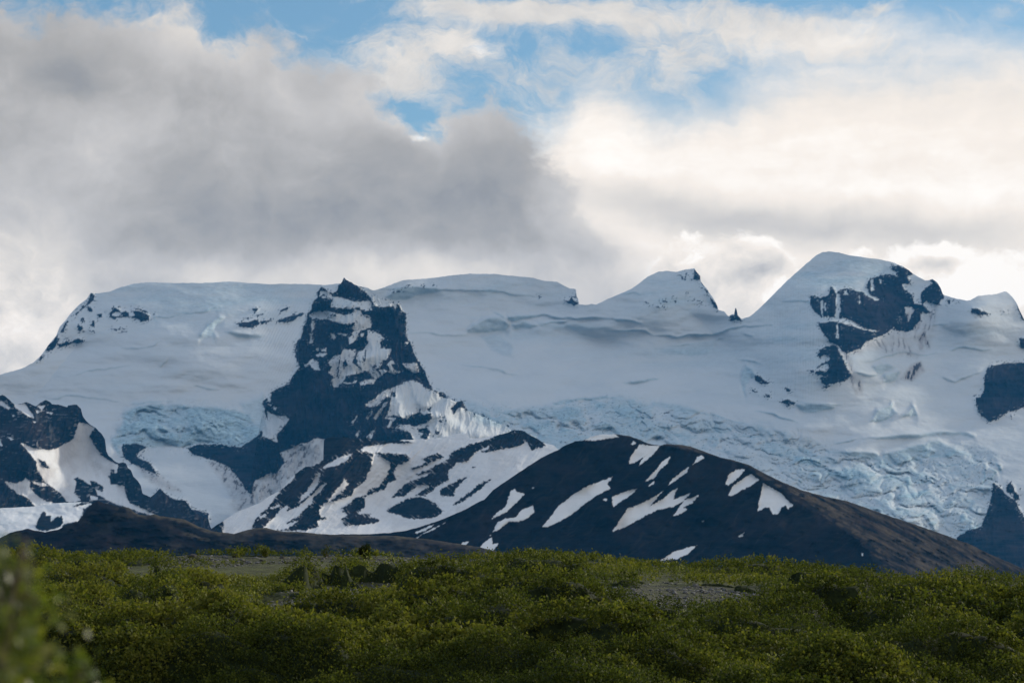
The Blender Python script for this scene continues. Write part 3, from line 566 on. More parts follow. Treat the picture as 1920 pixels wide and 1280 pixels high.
# ---- the smooth snowfield in front of it
SF = new_sd(); add(SF, 'E', '253 1020 300 930 318 918 334 925 330 945 365 938 368 985 400 960 442 948 457 990 438 1030 350 1055 270 1048', '600 900 640 870 700 850 720 930 600 960 560 985 600 940', '530 878 590 850 650 852 560 880', '440 1015 480 1000 560 985 540 1010 450 1040')
def sfY(PX, PY, t): return 7600 + (1020-PY)*5.5 + fbm(PX/40, PY/15, 4, 250)*14 - sample(blur(smooth(SF, -2, 3), 2), PX, PY)*10
def sf_masks(PX, PY):
    return dict(rock=edge(sample(SF, PX, PY), PX, PY, 251, 1.6, 4, .8), ice=.25*smooth(fbm(PX/50, PY/10, 4, 255), -.2, .6), dirt=.05+PX*0)
snowfield = mountain('snowfield', [(-80,954),(0,952),(65,949),(100,943),(145,941),(165,941),(178,946),(200,960),(215,990)], 1030, sfY, sf_masks, mid_rock, step=1.5, jag=.3, back=250, seed=9)

# ---- streaked hill in the middle
SH = new_sd(); add(SH, 'F', '-120 1100 -120 700 1100 200 2300 200 2300 1100')     # snow everywhere, rock cut out of it
sub(SH, 'F',
 '80 922 110 860 200 770 290 655 390 560 400 528 470 475 530 468 600 432 575 400 575 320 618 262 870 270 1100 285 1280 302 1000 320 900 332 862 360 960 385 945 480 900 580 820 640 812 680 720 712 640 740 600 745 570 800 585 850 560 870 572 905 480 938 320 937 180 932',
 '975 375 1080 380 1180 385 1232 420 1200 447 1130 470 1110 520 1122 570 1060 600 1042 640 960 667 900 697 900 762 850 817 940 820 942 837 1002 862 1002 876 930 890 870 899 760 902 722 855 772 830 753 797 728 780 800 733 830 700 910 680 928 640 1000 620 1058 540 1087 470 1070 438 1000 402',
 '1228 490 1320 460 1342 440 1300 420 1360 400 1420 380 1472 410 1400 432 1330 472 1250 498',
 '1268 532 1390 480 1500 422 1520 380 1640 320 1760 288 1840 255 1920 230 2000 200 2140 200 2200 330 2100 360 2060 300 2010 330 1910 345 1800 372 1690 375 1640 440 1560 450 1495 515 1502 572 1420 620 1400 642 1330 692 1262 687 1312 648 1362 618 1280 612 1200 682 1095 700 1140 648 1190 600 1290 560 1385 518 1290 538',
 '1052 797 1120 750 1200 710 1290 693 1350 710 1412 740 1422 765 1467 800 1420 837 1350 854 1200 852 1150 820 1080 812',
 '1438 640 1530 600 1572 570 1632 553 1592 600 1545 650 1542 687 1450 692', '1530 752 1600 700 1680 640 1720 600 1808 568 1742 630 1622 720 1560 752',
 '550 850 620 842 628 856 590 860', '740 800 780 770 820 775 790 810', '1670 482 1700 474 1698 484 1676 488')
add(SH, 'F',
 '580 518 562 600 502 680 418 747 430 713 500 618 560 530', '620 597 592 640 522 710 522 740 472 780 420 832 340 882 412 868 380 902 300 937 160 922 240 850 300 780 352 748 338 802 420 762 480 710 558 645 590 610',
 '816 376 772 430 712 467 640 480 588 497 612 468 690 422 740 405', '745 578 782 600 750 642 690 692 632 737 650 700 700 638', '202 808 180 832 128 862 168 820', '1690 375 1792 328 1780 352 1700 380', '1550 256 1590 246 1640 244 1560 262 1530 280')
add(SH, 'F', '270 755 285 752 275 775 235 780 215 775')
SH_dk = SH
HSKY = [(360,1012),(380,1001),(397,990),(420,975),(443,960),(470,949),(486,943),(505,930),(525,919),(540,903),(553,888),(562,882),(572,875),(588,872),(600,865),(606,862),(603,850),(601,836),(606,827),(611,821),(627,818),(655,821),(690,823),(710,826),(739,827),(757,824),(789,824),(812,822),(828,820),(848,815),(858,813),(867,813),(877,812),(880,821),(906,821),(927,816),(940,814),(950,811),(963,806),(972,806),(984,808),(988,812),(1000,818),(1022,831),(1030,833),(1038,834),(1048,843),(1080,850),(1160,880)]
def stY(PX, PY, t):
    y = 7000 + (1005-PY)*2.9 + 160*gauss(PX, PY, 740, 930, 120, 60) - 120*gauss(PX, PY, 640, 880, 60, 60)
    r = sample(blurSH, PX, PY)
    y = y + (rockface(PX, PY, 310, 14, 22, .9))*(1-.75*r) + 9*r + fbm(PX/12, PY/5, 3, 312)*1.6
    return y
blurSH = blur(smooth(SH, -1.5, 1.5), 2)
def st_masks(PX, PY):
    s = sample(SH, PX, PY); a, b = (PX+.9*PY), (PY-.8*PX)
    n = fbm(a/9, b/3.2, 3, 320)*1.6+fbm(PX/4, PY/4, 2, 323)*.7
    snow = smooth(s+n, -.7, .7)
    strk = smooth(fbm(a/16, b/2.6, 3, 329), .55, .8)*smooth(s, -9, -1)*.7
    return dict(rock=(1-snow)*(1-strk), dirt=.10+.12*smooth(fbm(PX/30, PY/20, 3, 330), 0, .8), ice=PX*0)
streaked_hill = mountain('streaked_hill', HSKY, 1040, stY, st_masks, mid_rock, step=1.3, jag=.5, back=500, seed=12)

# ---- dark hill on the right
DH = new_sd()
add(DH, 'G',
 '370 598 400 578 420 600 467 615 430 652 390 690 350 732 255 772 280 740 340 700 360 640', '258 862 290 800 340 773 410 768 440 720 522 688 532 732 470 782 430 792 360 796 300 848',
 '583 827 640 758 690 690 780 620 880 560 1040 502 1008 550 1028 577 960 612 880 662 780 742 680 802 618 828', '1148 418 1160 370 1220 288 1290 298 1357 297 1320 342 1260 392 1215 428 1230 390 1270 353 1200 402',
 '1163 285 1180 268 1197 280 1175 293', '1250 537 1290 490 1330 450 1370 400 1422 366 1402 410 1350 462 1310 512', '1278 562 1322 520 1310 548', '1406 558 1440 510 1500 463 1548 430 1522 477 1450 527', '1568 422 1600 368 1625 360 1642 378 1602 402',
 '1036 632 1120 600 1210 573 1160 622 1090 667 1048 695', '1042 858 1090 780 1140 710 1220 680 1300 640 1373 593 1330 642 1288 692 1380 640 1420 600 1468 573 1447 620 1440 650 1490 630 1553 606 1500 662 1440 697 1400 702 1340 717 1260 752 1180 802 1100 837',
 '1437 758 1480 700 1520 650 1610 618 1562 672 1508 702 1537 712 1480 747', '1783 548 1800 490 1850 453 1908 453 1872 502 1800 556',
 '150 1000 200 930 253 893 256 942 293 938 270 972 235 1000 200 1040 140 1040', '1350 1050 1440 990 1595 948 1540 1002 1460 1040', '1862 892 1902 867 1895 880 1870 897', '978 650 1018 638 1000 657', '510 570 530 572 520 580', '1625 788 1640 788 1634 798',
 '862 262 900 234 960 220 1060 223 1090 242 1000 252 930 264', '60 930 100 925 40 985 25 975', '235 885 250 878 245 890')
add(DH, 'P', '1366 928 1373 912 1388 901 1406 888 1423 899 1405 912 1387 920 1371 930')
add(DH, 'H', '212 543 240 560 320 600 370 650 413 688 375 712 360 690 335 700 310 745 275 742 250 700 215 705 177 727 190 640 205 590', '43 892 87 866 75 887', '100 150 0 0 0 0', '857 1000 868 1003 864 1018')
add(DH, 'F', '885 1045 903 1010 935 998 932 1045', '1188 1068 1240 1008 1300 972 1310 965 1260 1010', '1250 957 1300 930 1395 895 1340 937 1280 957', '1300 968 1400 915 1480 880 1380 940', '885 985 930 975 900 995')
DSKY = [(560,1010),(600,1003),(640,1001),(676,1001),(705,1000),(735,998),(762,994),(788,987),(822,976),(853,963),(872,955),(893,943),(908,936),(924,919),(940,907),(956,897),(985,877),(1010,861),(1030,850),(1048,843),(1056,836),(1068,831),(1079,827),(1090,826),(1098,824),(1110,818),(1125,814.5),(1154,813.5),(1166,815),(1180,817),(1194,822),(1206,827),(1214,831),(1228,834),(1239,835),(1245,833),(1251,832),(1280,834),(1295,837),(1308,841),(1328,849),(1351,857),(1370,861),(1404,871),(1433,887),(1464,902),(1505,919),(1542,929),(1588,939),(1628,953),(1671,968),(1714,982),(1771,1002),(1817,1019),(1857,1039),(1891,1053),(1920,1066),(2000,1098)]
_ds = np.array(DSKY, float)
_rb = P('H', '-200 230 0 395 60 420 200 510 440 645 510 705 640 780 760 870 880 950 910 1010 800 1075 900 1180')
def ridgex(PY): return np.interp(PY, [815,835,859,863,870,896,935,952,973,999,1020,1040,1060,1100], [1160,1251,1360,1372,1388,1428,1497,1517,1554,1588,1622,1634,1648,1700])
def dkY(PX, PY, t):
    rx = ridgex(PY)+fbm(PY/14, PY*0, 3, 400)*7+fbm(PX/8, PY/8, 3, 401)*3
    dx = PX-rx
    y = 5200+(1060-PY)*1.55
    y = y + np.where(dx > 0, dx*1.6, -dx*.15)
    # a left shoulder that also turns away
    y = y + 1.1*np.maximum(900-PX, 0)*.8
    lit = smooth(dx, 0, 20)
    g = (rockface(PX, PY, 410, 34, 9, .8, 3)+fbm(PX/60, PY/50, 3, 415)*22)*(1-lit*.5)*(1-.7*sample(blurDH, PX, PY)) + fbm((PX*.88+PY*.47)/50, (PY*.88-PX*.47)/6, 4, 430)*6*lit
    return y + g + 5*sample(blurDH, PX, PY)
blurDH = blur(smooth(DH, -1.5, 1.5), 2)
def dk_masks(PX, PY):
    s = sample(DH, PX, PY); a, b = (PX+.8*PY), (PY-.75*PX)
    snow = smooth(s+fbm(a/9, b/4, 3, 420)*.9+fbm(PX/3.5, PY/3.5, 2, 423)*.5, -.6, .6)
    dx = PX-ridgex(PY)
    g = smooth(dx+fbm(PX/16, PY/8, 4, 440)*22, -4, 16)*(.5+.75*fbm((PX*.88+PY*.47)/45, (PY*.88-PX*.47)/4.5, 4, 441))
    g = np.maximum(g, .8*smooth(PY-np.interp(PX, _ds[:,0], _ds[:,1]), 4, 0)*smooth(PX, 1130, 1180))  # sunlit rim along the skyline, painted in with the grass colour
    g = np.maximum(g, .10*smooth(fbm(PX/50, PY/30, 4, 450), .1, .8))
    wv = fbm(PX/40, PY/40, 3, 455)*10
    g = np.maximum(g, .22*smooth(fbm((PX*.81-PY*.58)/55, (PX*.58+PY*.81+wv)/5.5, 5, 452, .62), .12, .95))
    return dict(rock=1-snow, dirt=.04+PX*0, ice=PX*0, grass=g)
dark_hill = mountain('dark_hill', DSKY, lambda x: np.interp(x, [560,1700,2000], [1075,1120,1140]), dkY, dk_masks, mountain_mat('scree_and_snow', (.0015,.0035,.006), (.012,.011,.013), snow=(.66,.68,.70), scale=.045, bump=.9, grass=(.074,.061,.048)), step=1.3, jag=.45, back=1500, seed=14)

# ---- low brown hill on the left
BSKY = [(-80,1020),(-20,1012),(0,1008),(20,998),(52,990),(65,994),(85,997),(110,992),(120,986),(135,981),(145,978),(152,970),(158,962),(165,952),(175,942),(183,938),(195,943),(208,945),(222,950),(235,950),(245,953),(252,960),(262,965),(275,966),(290,963),(300,967),(315,969),(325,970),(345,973),(358,979),(372,986),(395,994),(415,998),(440,1000),(455,995),(470,992),(485,989),(500,989),(515,993),(530,996),(570,997),(606,1001),(676,1003),(740,1004),(800,1010),(900,1025),(1000,1050)]
_bs = np.array(BSKY, float)
def brY(PX, PY, t):
    top = np.interp(PX, _bs[:,0], _bs[:,1])
    y = 3900+(1060-PY)*1.15 + 0.30*np.maximum(PX-200, 0) + .6*np.maximum(200-PX, 0) + 60*np.exp(-np.maximum(PY-top, 0)/5)
    return y + rockface(PX, PY, 510, 40, 9, .3, 2)*.5 + fbm(PX/60, PY/24, 4, 512)*22
def br_masks(PX, PY):
    top = np.interp(PX, _bs[:,0], _bs[:,1]); dd = PY-top
    g = smooth(dd+fbm(PX/12, PY/6, 3, 520)*4, 9, 0)*smooth(PX, 190, 260)*.9  # ridge-top strip: dry grass colour painted in for the grazing sun
    l2 = np.interp(PX, [340,380,410,440], [996,1006,1014,1026]); g = np.maximum(g, smooth(np.abs(PY-l2-3)+fbm(PX/6, PY/4, 2, 524)*2, 4, 1)*smooth(PX, 335, 360)*smooth(PX, 450, 430))  # second sunlit strip lower down, painted the same way
    g = np.maximum(g, .28*smooth(fbm(PX/40, PY/14, 4, 530), .1, .7))
    g = np.maximum(g, .4*smooth(PX, 400, 440)*smooth(fbm(PX/40, PY/9, 4, 531), -.5, .4))
    return dict(rock=1+PX*0, grass=g)
brown_hill = mountain('brown_hill', BSKY, lambda x: np.interp(x, [-80,1000], [1085,1100]), brY, br_masks, mountain_mat('dry_heath_and_scree', (.002,.004,.007), (.014,.013,.015), scale=.06, bump=1.6, grass=(.075,.066,.052)), step=1.4, jag=.5, back=900, seed=16)

# ================================================================== air
def haze_box():
    me = bpy.data.meshes.new('haze')
    x0, x1, y0, y1, z0, z1 = -6000, 6000, -300, 21000, -121, 2100
    v = [(x, y, z) for z in (z0, z1) for y in (y0, y1) for x in (x0, x1)]
    me.from_pydata(v, [], [(0,2,3,1),(4,5,7,6),(0,1,5,4),(2,6,7,3),(0,4,6,2),(1,3,7,5)])
    m = bpy.data.materials.new('haze'); m.use_nodes = True; t = m.node_tree; t.nodes.clear()
    p = t.nodes.new('ShaderNodeVolumePrincipled'); o = t.nodes.new('ShaderNodeOutputMaterial')
    p.inputs['Color'].default_value = (.06, .40, .92, 1); p.inputs['Density'].default_value = HAZE; p.inputs['Anisotropy'].default_value = 0
    t.links.new(p.outputs[0], o.inputs['Volume']); me.materials.append(m)
    ob = bpy.data.objects.new('haze', me); C.objects.link(ob); ob['kind'] = 'stuff'
HAZE = 1.2e-5
haze_box()

# ================================================================== FOREGROUND: the near rise with its scrub
YC = 100.0
_cr = np.array([(-900,1100),(-300,1060),(-20,1050),(40,1044),(90,1040),(130,1038),(210,1035),(300,1031),(360,1029),(450,1033),(560,1035),(685,1037),(760,1038),(860,1041),(950,1043),(1050,1045),(1110,1049),(1180,1053),(1250,1056),(1330,1060),(1420,1060),(1500,1063),(1570,1067),(1650,1073),(1700,1077),(1760,1081),(1830,1087),(1880,1090),(1960,1100),(2300,1140),(3000,1165)], float)
def crest_z(x):
    px = 960+x/YC*F_PX
    return rays(px, np.interp(px, _cr[:,0], _cr[:,1])+6+8*smooth(px, 560, 300)+20*smooth(px, 1430, 1820))[1]*YC
def ground_z(x, y):
    x = np.asarray(x, float); y = np.asarray(y, float)
    zc = crest_z(x); s = np.clip((y-42)/(YC-42), 0, 1)
    z = -1.6+(zc+1.6)*(s**1.25)
    z = z + .22*fbm(x/11, y/9, 3, 700)*smooth(y, 40, 60)*smooth(y, 98, 84) + .05*fbm(x/2.5, y/2.5, 3, 705)
    b = np.maximum(y-YC, 0); return z - np.where(b < 60, b*b/300, 12+(b-60)*.06).clip(0, 63+zc)
def hit(px, py):
    """where the line of sight through a photo pixel meets the ground of the near rise"""
    kx, kz = rays(px, py); ys = np.linspace(46, YC, 700)
    d = ground_z(kx*ys, ys)-kz*ys; i = int(np.argmax(d > 0)) if (d > 0).any() else 599
    return float(kx*ys[i]), float(ys[i])
# bare places: (px, py centre, half width px, half depth m, turn)
BARE = []; BPX = []
for px, py, w, dep, rot in ((90,1140,50,2.2,0),(190,1134,62,2.2,0),(285,1127,50,2.0,0),(450,1146,36,2.2,0),(520,1128,55,2.6,0),(610,1110,60,2.6,0),(705,1098,70,2.2,0),
                            (1265,1100,140,4.0,0),(1345,1112,88,3.0,0),(1150,1098,60,2.4,0),(1255,1140,48,1.8,0),(500,1037,240,1.8,0),(800,1040,150,1.5,0),(340,1033,70,1.5,0),(190,1056,60,1.8,0),(1410,1114,40,1.6,0),(380,1186,46,1.2,0)):
    BPX.append((px, py)); x, y = hit(px, py+12); BARE.append((x, y-dep*.2, w*.9*y/F_PX, dep*1.8, rot))
def bare_at(x, y):
    m = np.zeros_like(x)
    for bx, by, rx, ry, rot in BARE:
        m = np.maximum(m, 1.35-np.sqrt(((x-bx)/rx)**2+((y-by)/ry)**2))
    return smooth(m+.55*fbm(x/1.3, y/1.5, 4, 720), .30, .52)
def scrub_h(x, y):
    """height of the scrub above the ground: domed clumps of several sizes with hollows between"""
    wx, wy = x+fbm(x/2, y/2, 3, 730)*.7, y+fbm(x/2, y/2, 3, 733)*.7
    d1, r1 = worley(wx/3.1, wy/1.7, 741); d2, r2 = worley(wx/1.15, wy/.75, 751); d3, r3 = worley(x/.36, y/.36, 761)
    big = smooth(fbm(x/5, y/3.4, 3, 750), -.45, .55)
    dm2 = np.sqrt(np.clip(1-d2*d2, 0, 1)); dm3 = np.sqrt(np.clip(1-d3*d3, 0, 1))
    h = (.16+(.40+.70*r1)*np.sqrt(np.clip(1-d1*d1, 0, 1))*(.35+.65*big))*(.10+.90*dm2)+(.10+.22*r2)*dm2+.12*dm3*(.3+.7*dm2)
    h = h*(.42+.68*np.sqrt(np.clip(1-d1*d1, 0, 1)))
    h = h*(.55+.55*big)*np.interp(y, [36, 48, 75, 90, 100], [.35, 1.05, .95, .70, .17])
    low = np.zeros_like(x)
    for bx, by, rx, ry, _r in BARE: low = np.maximum(low, smooth(1.25-np.sqrt(((x-bx)/rx)**2+((y-by+ry+2)/(ry+4.0))**2), 0, .5))
    h = h*(1-.85*low*smooth(y, 99, 90))
    return np.maximum(h*(1-bare_at(x, y)), 0)

def leafmat(name, stops, rough=.7, trans=.34, spec=.06):
    m = bpy.data.materials.new(name); m.use_nodes = True; t = m.node_tree; b = t.nodes['Principled BSDF']; L = t.links.new
    a = t.nodes.new('ShaderNodeAttribute'); a.attribute_name = 'tone'
    r = t.nodes.new('ShaderNodeValToRGB'); e = r.color_ramp.elements
    while len(e) < len(stops): e.new(.5)
    for q, (p, c) in zip(e, stops): q.position = p; q.color = (*c, 1)
    L(a.outputs['Fac'], r.inputs[0]); L(r.outputs[0], b.inputs['Base Color'])
    b.inputs['Roughness'].default_value = rough; b.inputs['Specular IOR Level'].default_value = spec
    tr = t.nodes.new('ShaderNodeBsdfTranslucent'); br = t.nodes.new('ShaderNodeMix'); br.data_type = 'RGBA'; br.blend_type = 'MULTIPLY'; br.inputs[0].default_value = 1
    L(r.outputs[0], br.inputs[6]); br.inputs[7].default_value = (1.5, 1.55, .7, 1); L(br.outputs[2], tr.inputs[0])
    mx = t.nodes.new('ShaderNodeMixShader'); mx.inputs[0].default_value = trans; L(b.outputs[0], mx.inputs[1]); L(tr.outputs[0], mx.inputs[2])
    L(mx.outputs[0], t.nodes['Material Output'].inputs[0]); return m
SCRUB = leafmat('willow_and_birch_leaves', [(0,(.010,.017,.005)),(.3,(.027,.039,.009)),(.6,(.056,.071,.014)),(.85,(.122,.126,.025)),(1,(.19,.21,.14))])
def plainmat(name, a, b_, sc, rough=.95, bump=0, det=6):
    m, t, b = mat(name); b.inputs['Roughness'].default_value = rough; L = t.links.new
    tcn = t.nodes.new('ShaderNodeNewGeometry'); n = t.nodes.new('ShaderNodeTexNoise'); n.inputs['Scale'].default_value = sc; n.inputs['Detail'].default_value = det; n.inputs['Roughness'].default_value = .62
    L(tcn.outputs['Position'], n.inputs['Vector']); r = t.nodes.new('ShaderNodeValToRGB'); e = r.color_ramp.elements
    e[0].position = .36; e[0].color = (*a,1); e[1].position = .66; e[1].color = (*b_,1); L(n.outputs['Fac'], r.inputs[0]); L(r.outputs[0], b.inputs['Base Color'])
    if bump:
        bp = t.nodes.new('ShaderNodeBump'); bp.inputs['Distance'].default_value = bump; L(n.outputs['Fac'], bp.inputs['Height']); L(bp.outputs[0], b.inputs['Normal'])
    return m
TWIG = plainmat('dark_twigs_and_litter', (.005,.010,.003), (.018,.028,.008), 14)
BARK = plainmat('grey_brown_bark', (.05,.04,.03), (.16,.13,.10), 30)
STONE = plainmat('lichened_grey_stone', (.035,.038,.045), (.16,.165,.17), 11, bump=.02)
DARKSTONE = plainmat('dark_lava_stone', (.012,.013,.015), (.05,.05,.052), 11, bump=.02)

# ---- the ground sheet, out to the horizon
def ground():
    ys = np.concatenate([np.linspace(-280, 0, 12), np.linspace(3, 39, 24), np.arange(40, 106, .25), np.geomspace(107, 20800, 70)])
    xs = np.concatenate([-np.geomspace(24, 5900, 40)[::-1], np.arange(-23.7, 23.8, .25), np.geomspace(24, 5900, 40)])
    X, Y = np.meshgrid(xs, ys); Z = ground_z(X, Y)
    far = smooth(Y, 800, 1600); Z = Z*(1-far)+far*(-58+6*fbm(X/900, Y/900, 3, 760))
    V = np.stack([X, Y, Z], -1).reshape(-1, 3); ny, nx = X.shape; idx = np.arange(ny*nx).reshape(ny, nx)
    q = np.stack([idx[:-1,:-1], idx[:-1,1:], idx[1:,1:], idx[1:,:-1]], -1).reshape(-1, 4)
    me = bpy.data.meshes.new('ground'); me.vertices.add(len(V)); me.vertices.foreach_set('co', V.reshape(-1).astype(np.float32))
    me.loops.add(q.size); me.loops.foreach_set('vertex_index', q.reshape(-1).astype(np.int32)); me.polygons.add(len(q))
    me.polygons.foreach_set('loop_start', np.arange(0, q.size, 4, dtype=np.int32)); me.polygons.foreach_set('use_smooth', np.ones(len(q), bool)); me.update(calc_edges=True)
    at = me.attributes.new('bare', 'FLOAT', 'POINT'); at.data.foreach_set('value', bare_at(X, Y).reshape(-1).astype(np.float32))
    m, t, b = mat('heath_soil'); L = t.links.new
    g = t.nodes.new('ShaderNodeNewGeometry')
    def nz(s, d):
        n = t.nodes.new('ShaderNodeTexNoise'); n.inputs['Scale'].default_value = s; n.inputs['Detail'].default_value = d; n.inputs['Roughness'].default_value = .65; L(g.outputs['Position'], n.inputs['Vector']); return n.outputs['Fac']
    def rp(f, p0, c0, p1, c1):
        r = t.nodes.new('ShaderNodeValToRGB'); e = r.color_ramp.elements; e[0].position = p0; e[0].color = (*c0,1); e[1].position = p1; e[1].color = (*c1,1); L(f, r.inputs[0]); return r.outputs[0]
    moss = rp(nz(1.6, 6), .36, (.022,.026,.010), .66, (.075,.085,.026)); soil = rp(nz(6.5, 8), .42, (.010,.010,.012), .70, (.085,.082,.082))
    a = t.nodes.new('ShaderNodeAttribute'); a.attribute_name = 'bare'; mx = t.nodes.new('ShaderNodeMix'); mx.data_type = 'RGBA'
    f = t.nodes.new('ShaderNodeMath'); f.operation = 'MULTIPLY_ADD'; L(nz(.9, 5), f.inputs[0]); f.inputs[1].default_value = 1.6; f.inputs[2].default_value = -1.45
    f2 = t.nodes.new('ShaderNodeMath'); f2.operation = 'ADD'; f2.use_clamp = True; L(a.outputs['Fac'], f2.inputs[0]); L(f.outputs[0], f2.inputs[1])
    f3 = t.nodes.new('ShaderNodeMath'); f3.operation = 'MULTIPLY'; L(a.outputs['Fac'], f3.inputs[0]); L(f2.outputs[0], f3.inputs[1])
    L(f3.outputs[0], mx.inputs[0]); L(moss, mx.inputs[6]); L(soil, mx.inputs[7]); L(mx.outputs[2], b.inputs['Base Color'])
    bp = t.nodes.new('ShaderNodeBump'); bp.inputs['Distance'].default_value = .16; L(nz(5, 8), bp.inputs['Height']); L(bp.outputs[0], b.inputs['Normal'])
    me.materials.append(m); o = bpy.data.objects.new('ground', me); C.objects.link(o); o['kind'] = 'structure'
ground()

# ---- leaves as many small four-cornered faces
def leaf_quads(c, size, up=.35, asp=.55, r=rng):
    """c: (n,3) centres; returns (n,4,3) corners, each leaf turned its own way"""
    n = len(c); d = r.normal(size=(n,3)); d[:,2] += up; d /= np.linalg.norm(d, axis=1)[:,None]
    e = r.normal(size=(n,3)); e -= (e*d).sum(1)[:,None]*d; e /= np.linalg.norm(e, axis=1)[:,None]
    s = np.broadcast_to(size, (n,))[:,None]
    return np.stack([c-d*s*.5, c+e*s*asp*.5, c+d*s*.5, c-e*s*asp*.5], 1)
def quads_mesh(name, Q, tone, material, extra=None):
    n = len(Q); V = Q.reshape(-1, 3); idx = np.arange(n*4).reshape(n, 4); mi = np.zeros(n, np.int32); tn = np.repeat(tone, 4)
    if extra is not None:
        V2, q2 = extra; idx = np.concatenate([idx, q2+len(V)]); V = np.concatenate([V, V2]); mi = np.concatenate([mi, np.ones(len(q2), np.int32)]); tn = np.concatenate([tn, np.zeros(len(V2))])
    me = bpy.data.meshes.new(name); me.vertices.add(len(V)); me.vertices.foreach_set('co', V.reshape(-1).astype(np.float32))
    me.loops.add(idx.size); me.loops.foreach_set('vertex_index', idx.reshape(-1).astype(np.int32)); me.polygons.add(len(idx))
    me.polygons.foreach_set('loop_start', np.arange(0, idx.size, 4, dtype=np.int32)); me.materials.append(material)
    if extra is not None: me.materials.append(TWIG)
    me.polygons.foreach_set('material_index', mi); me.update(calc_edges=True)
    at = me.attributes.new('tone', 'FLOAT', 'POINT'); at.data.foreach_set('value', tn.astype(np.float32))
    return me
def scrub():
    NS, K = 165000, 6
    u = rng.random(NS*8); y = (38**-.6+(u*(102.5**-.6-38**-.6)))**(-1/.6)          # denser near the viewer
    x = (rng.random(len(y))*2-1)*(y*.185+.8)
    h = scrub_h(x, y); sx = (scrub_h(x+.06, y)-h)/.06; sy = (scrub_h(x, y+.06)-h)/.06
    keep = (h > .07) & (rng.random(len(x)) < (.20+.20*np.sqrt(sx*sx+sy*sy)+.75*np.clip(sy, 0, 3))*(.12+.88*smooth(h/np.interp(y, [36, 48, 75, 90, 100], [.5, 1.05, .95, .70, .25]), .14, .46))); sl = np.minimum(np.sqrt(sx*sx+sy*sy), 4)[keep][:NS]; x, y, h = x[keep][:NS], y[keep][:NS], h[keep][:NS]; n = len(x)
    g = ground_z(x, y)
    z = g+h-(.13+.07*sl)*rng.random(n)**1.3*np.minimum(1, h/.3)
    d = rng.normal(size=(n,3))*.55; d[:,2] = 1; d /= np.linalg.norm(d, axis=1)[:,None]
    ln = .05+.09*rng.random(n)**2+.0004*y
    t = (np.arange(K)+rng.random((n, K)))/K
    c = np.stack([x, y, z], 1)[:,None,:]+d[:,None,:]*(t*ln[:,None])[...,None]+rng.normal(size=(n, K, 3))*(.022+.0002*y)[:,None,None]
    kind = fbm(x/2.2, y/2.2, 3, 780); kind2 = fbm(x/9, y/7, 2, 785)
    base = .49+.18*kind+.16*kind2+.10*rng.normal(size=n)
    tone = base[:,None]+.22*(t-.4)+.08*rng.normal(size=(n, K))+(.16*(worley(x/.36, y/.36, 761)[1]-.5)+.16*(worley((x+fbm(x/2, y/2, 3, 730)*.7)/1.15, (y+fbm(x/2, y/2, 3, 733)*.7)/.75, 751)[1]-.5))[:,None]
    silver = (fbm(x/1.8, y/2.6, 2, 790) > .85)[:,None] & (rng.random((n, K)) < .2); tone = np.where(silver, .95, np.clip(tone, 0, .80))
    size = (.046+.00032*y)[:,None]*((.7+.6*rng.random((n, K)))*(1+.35*np.clip(kind, -1, 1))[:,None])
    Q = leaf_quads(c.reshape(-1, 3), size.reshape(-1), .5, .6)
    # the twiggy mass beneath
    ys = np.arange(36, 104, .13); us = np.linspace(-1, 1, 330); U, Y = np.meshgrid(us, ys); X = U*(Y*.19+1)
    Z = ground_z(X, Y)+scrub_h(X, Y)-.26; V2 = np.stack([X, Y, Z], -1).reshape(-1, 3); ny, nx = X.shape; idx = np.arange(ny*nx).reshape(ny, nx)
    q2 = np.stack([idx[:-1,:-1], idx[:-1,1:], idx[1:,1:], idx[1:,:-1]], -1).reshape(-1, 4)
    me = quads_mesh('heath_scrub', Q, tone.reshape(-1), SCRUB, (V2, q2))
    o = bpy.data.objects.new('heath_scrub', me); C.objects.link(o)
    o['kind'] = 'stuff'; o['label'] = 'low green willow and birch scrub covering the near rise'; o['category'] = 'scrub'
scrub()

# ---- small builders
def tube_data(pts, radii, sides=6):
    pts = np.array(pts, float); n = len(pts); V = []; q = []
    for i in range(n):
        d = pts[min(i+1, n-1)]-pts[max(i-1, 0)]; d /= np.linalg.norm(d)+1e-9
        a = np.cross(d, (0,1,.1)); a /= np.linalg.norm(a)+1e-9; b = np.cross(d, a)
        for k in range(sides):
            w = 2*math.pi*k/sides; V.append(pts[i]+radii[i]*(math.cos(w)*a+math.sin(w)*b))
    for i in range(n-1):
        for k in range(sides): q.append((i*sides+k, i*sides+(k+1) % sides, (i+1)*sides+(k+1) % sides, (i+1)*sides+k))
    return V, q
def tubes(name, lst, material, parent=None):
    V = []; q = []
    for pts, rad in lst:
        v, f = tube_data(pts, rad); q += [tuple(i+len(V) for i in g) for g in f]; V += v
    me = bpy.data.meshes.new(name); me.from_pydata([tuple(v) for v in V], [], q); me.materials.append(material)
    for p in me.polygons: p.use_smooth = True
    o = bpy.data.objects.new(name, me); C.objects.link(o); o.parent = parent; return o
def root(name, loc, label, cat, group=None):
    o = bpy.data.objects.new(name, None); C.objects.link(o); o.location = loc; o['label'] = label; o['category'] = cat
    if group: o['group'] = group
    return o
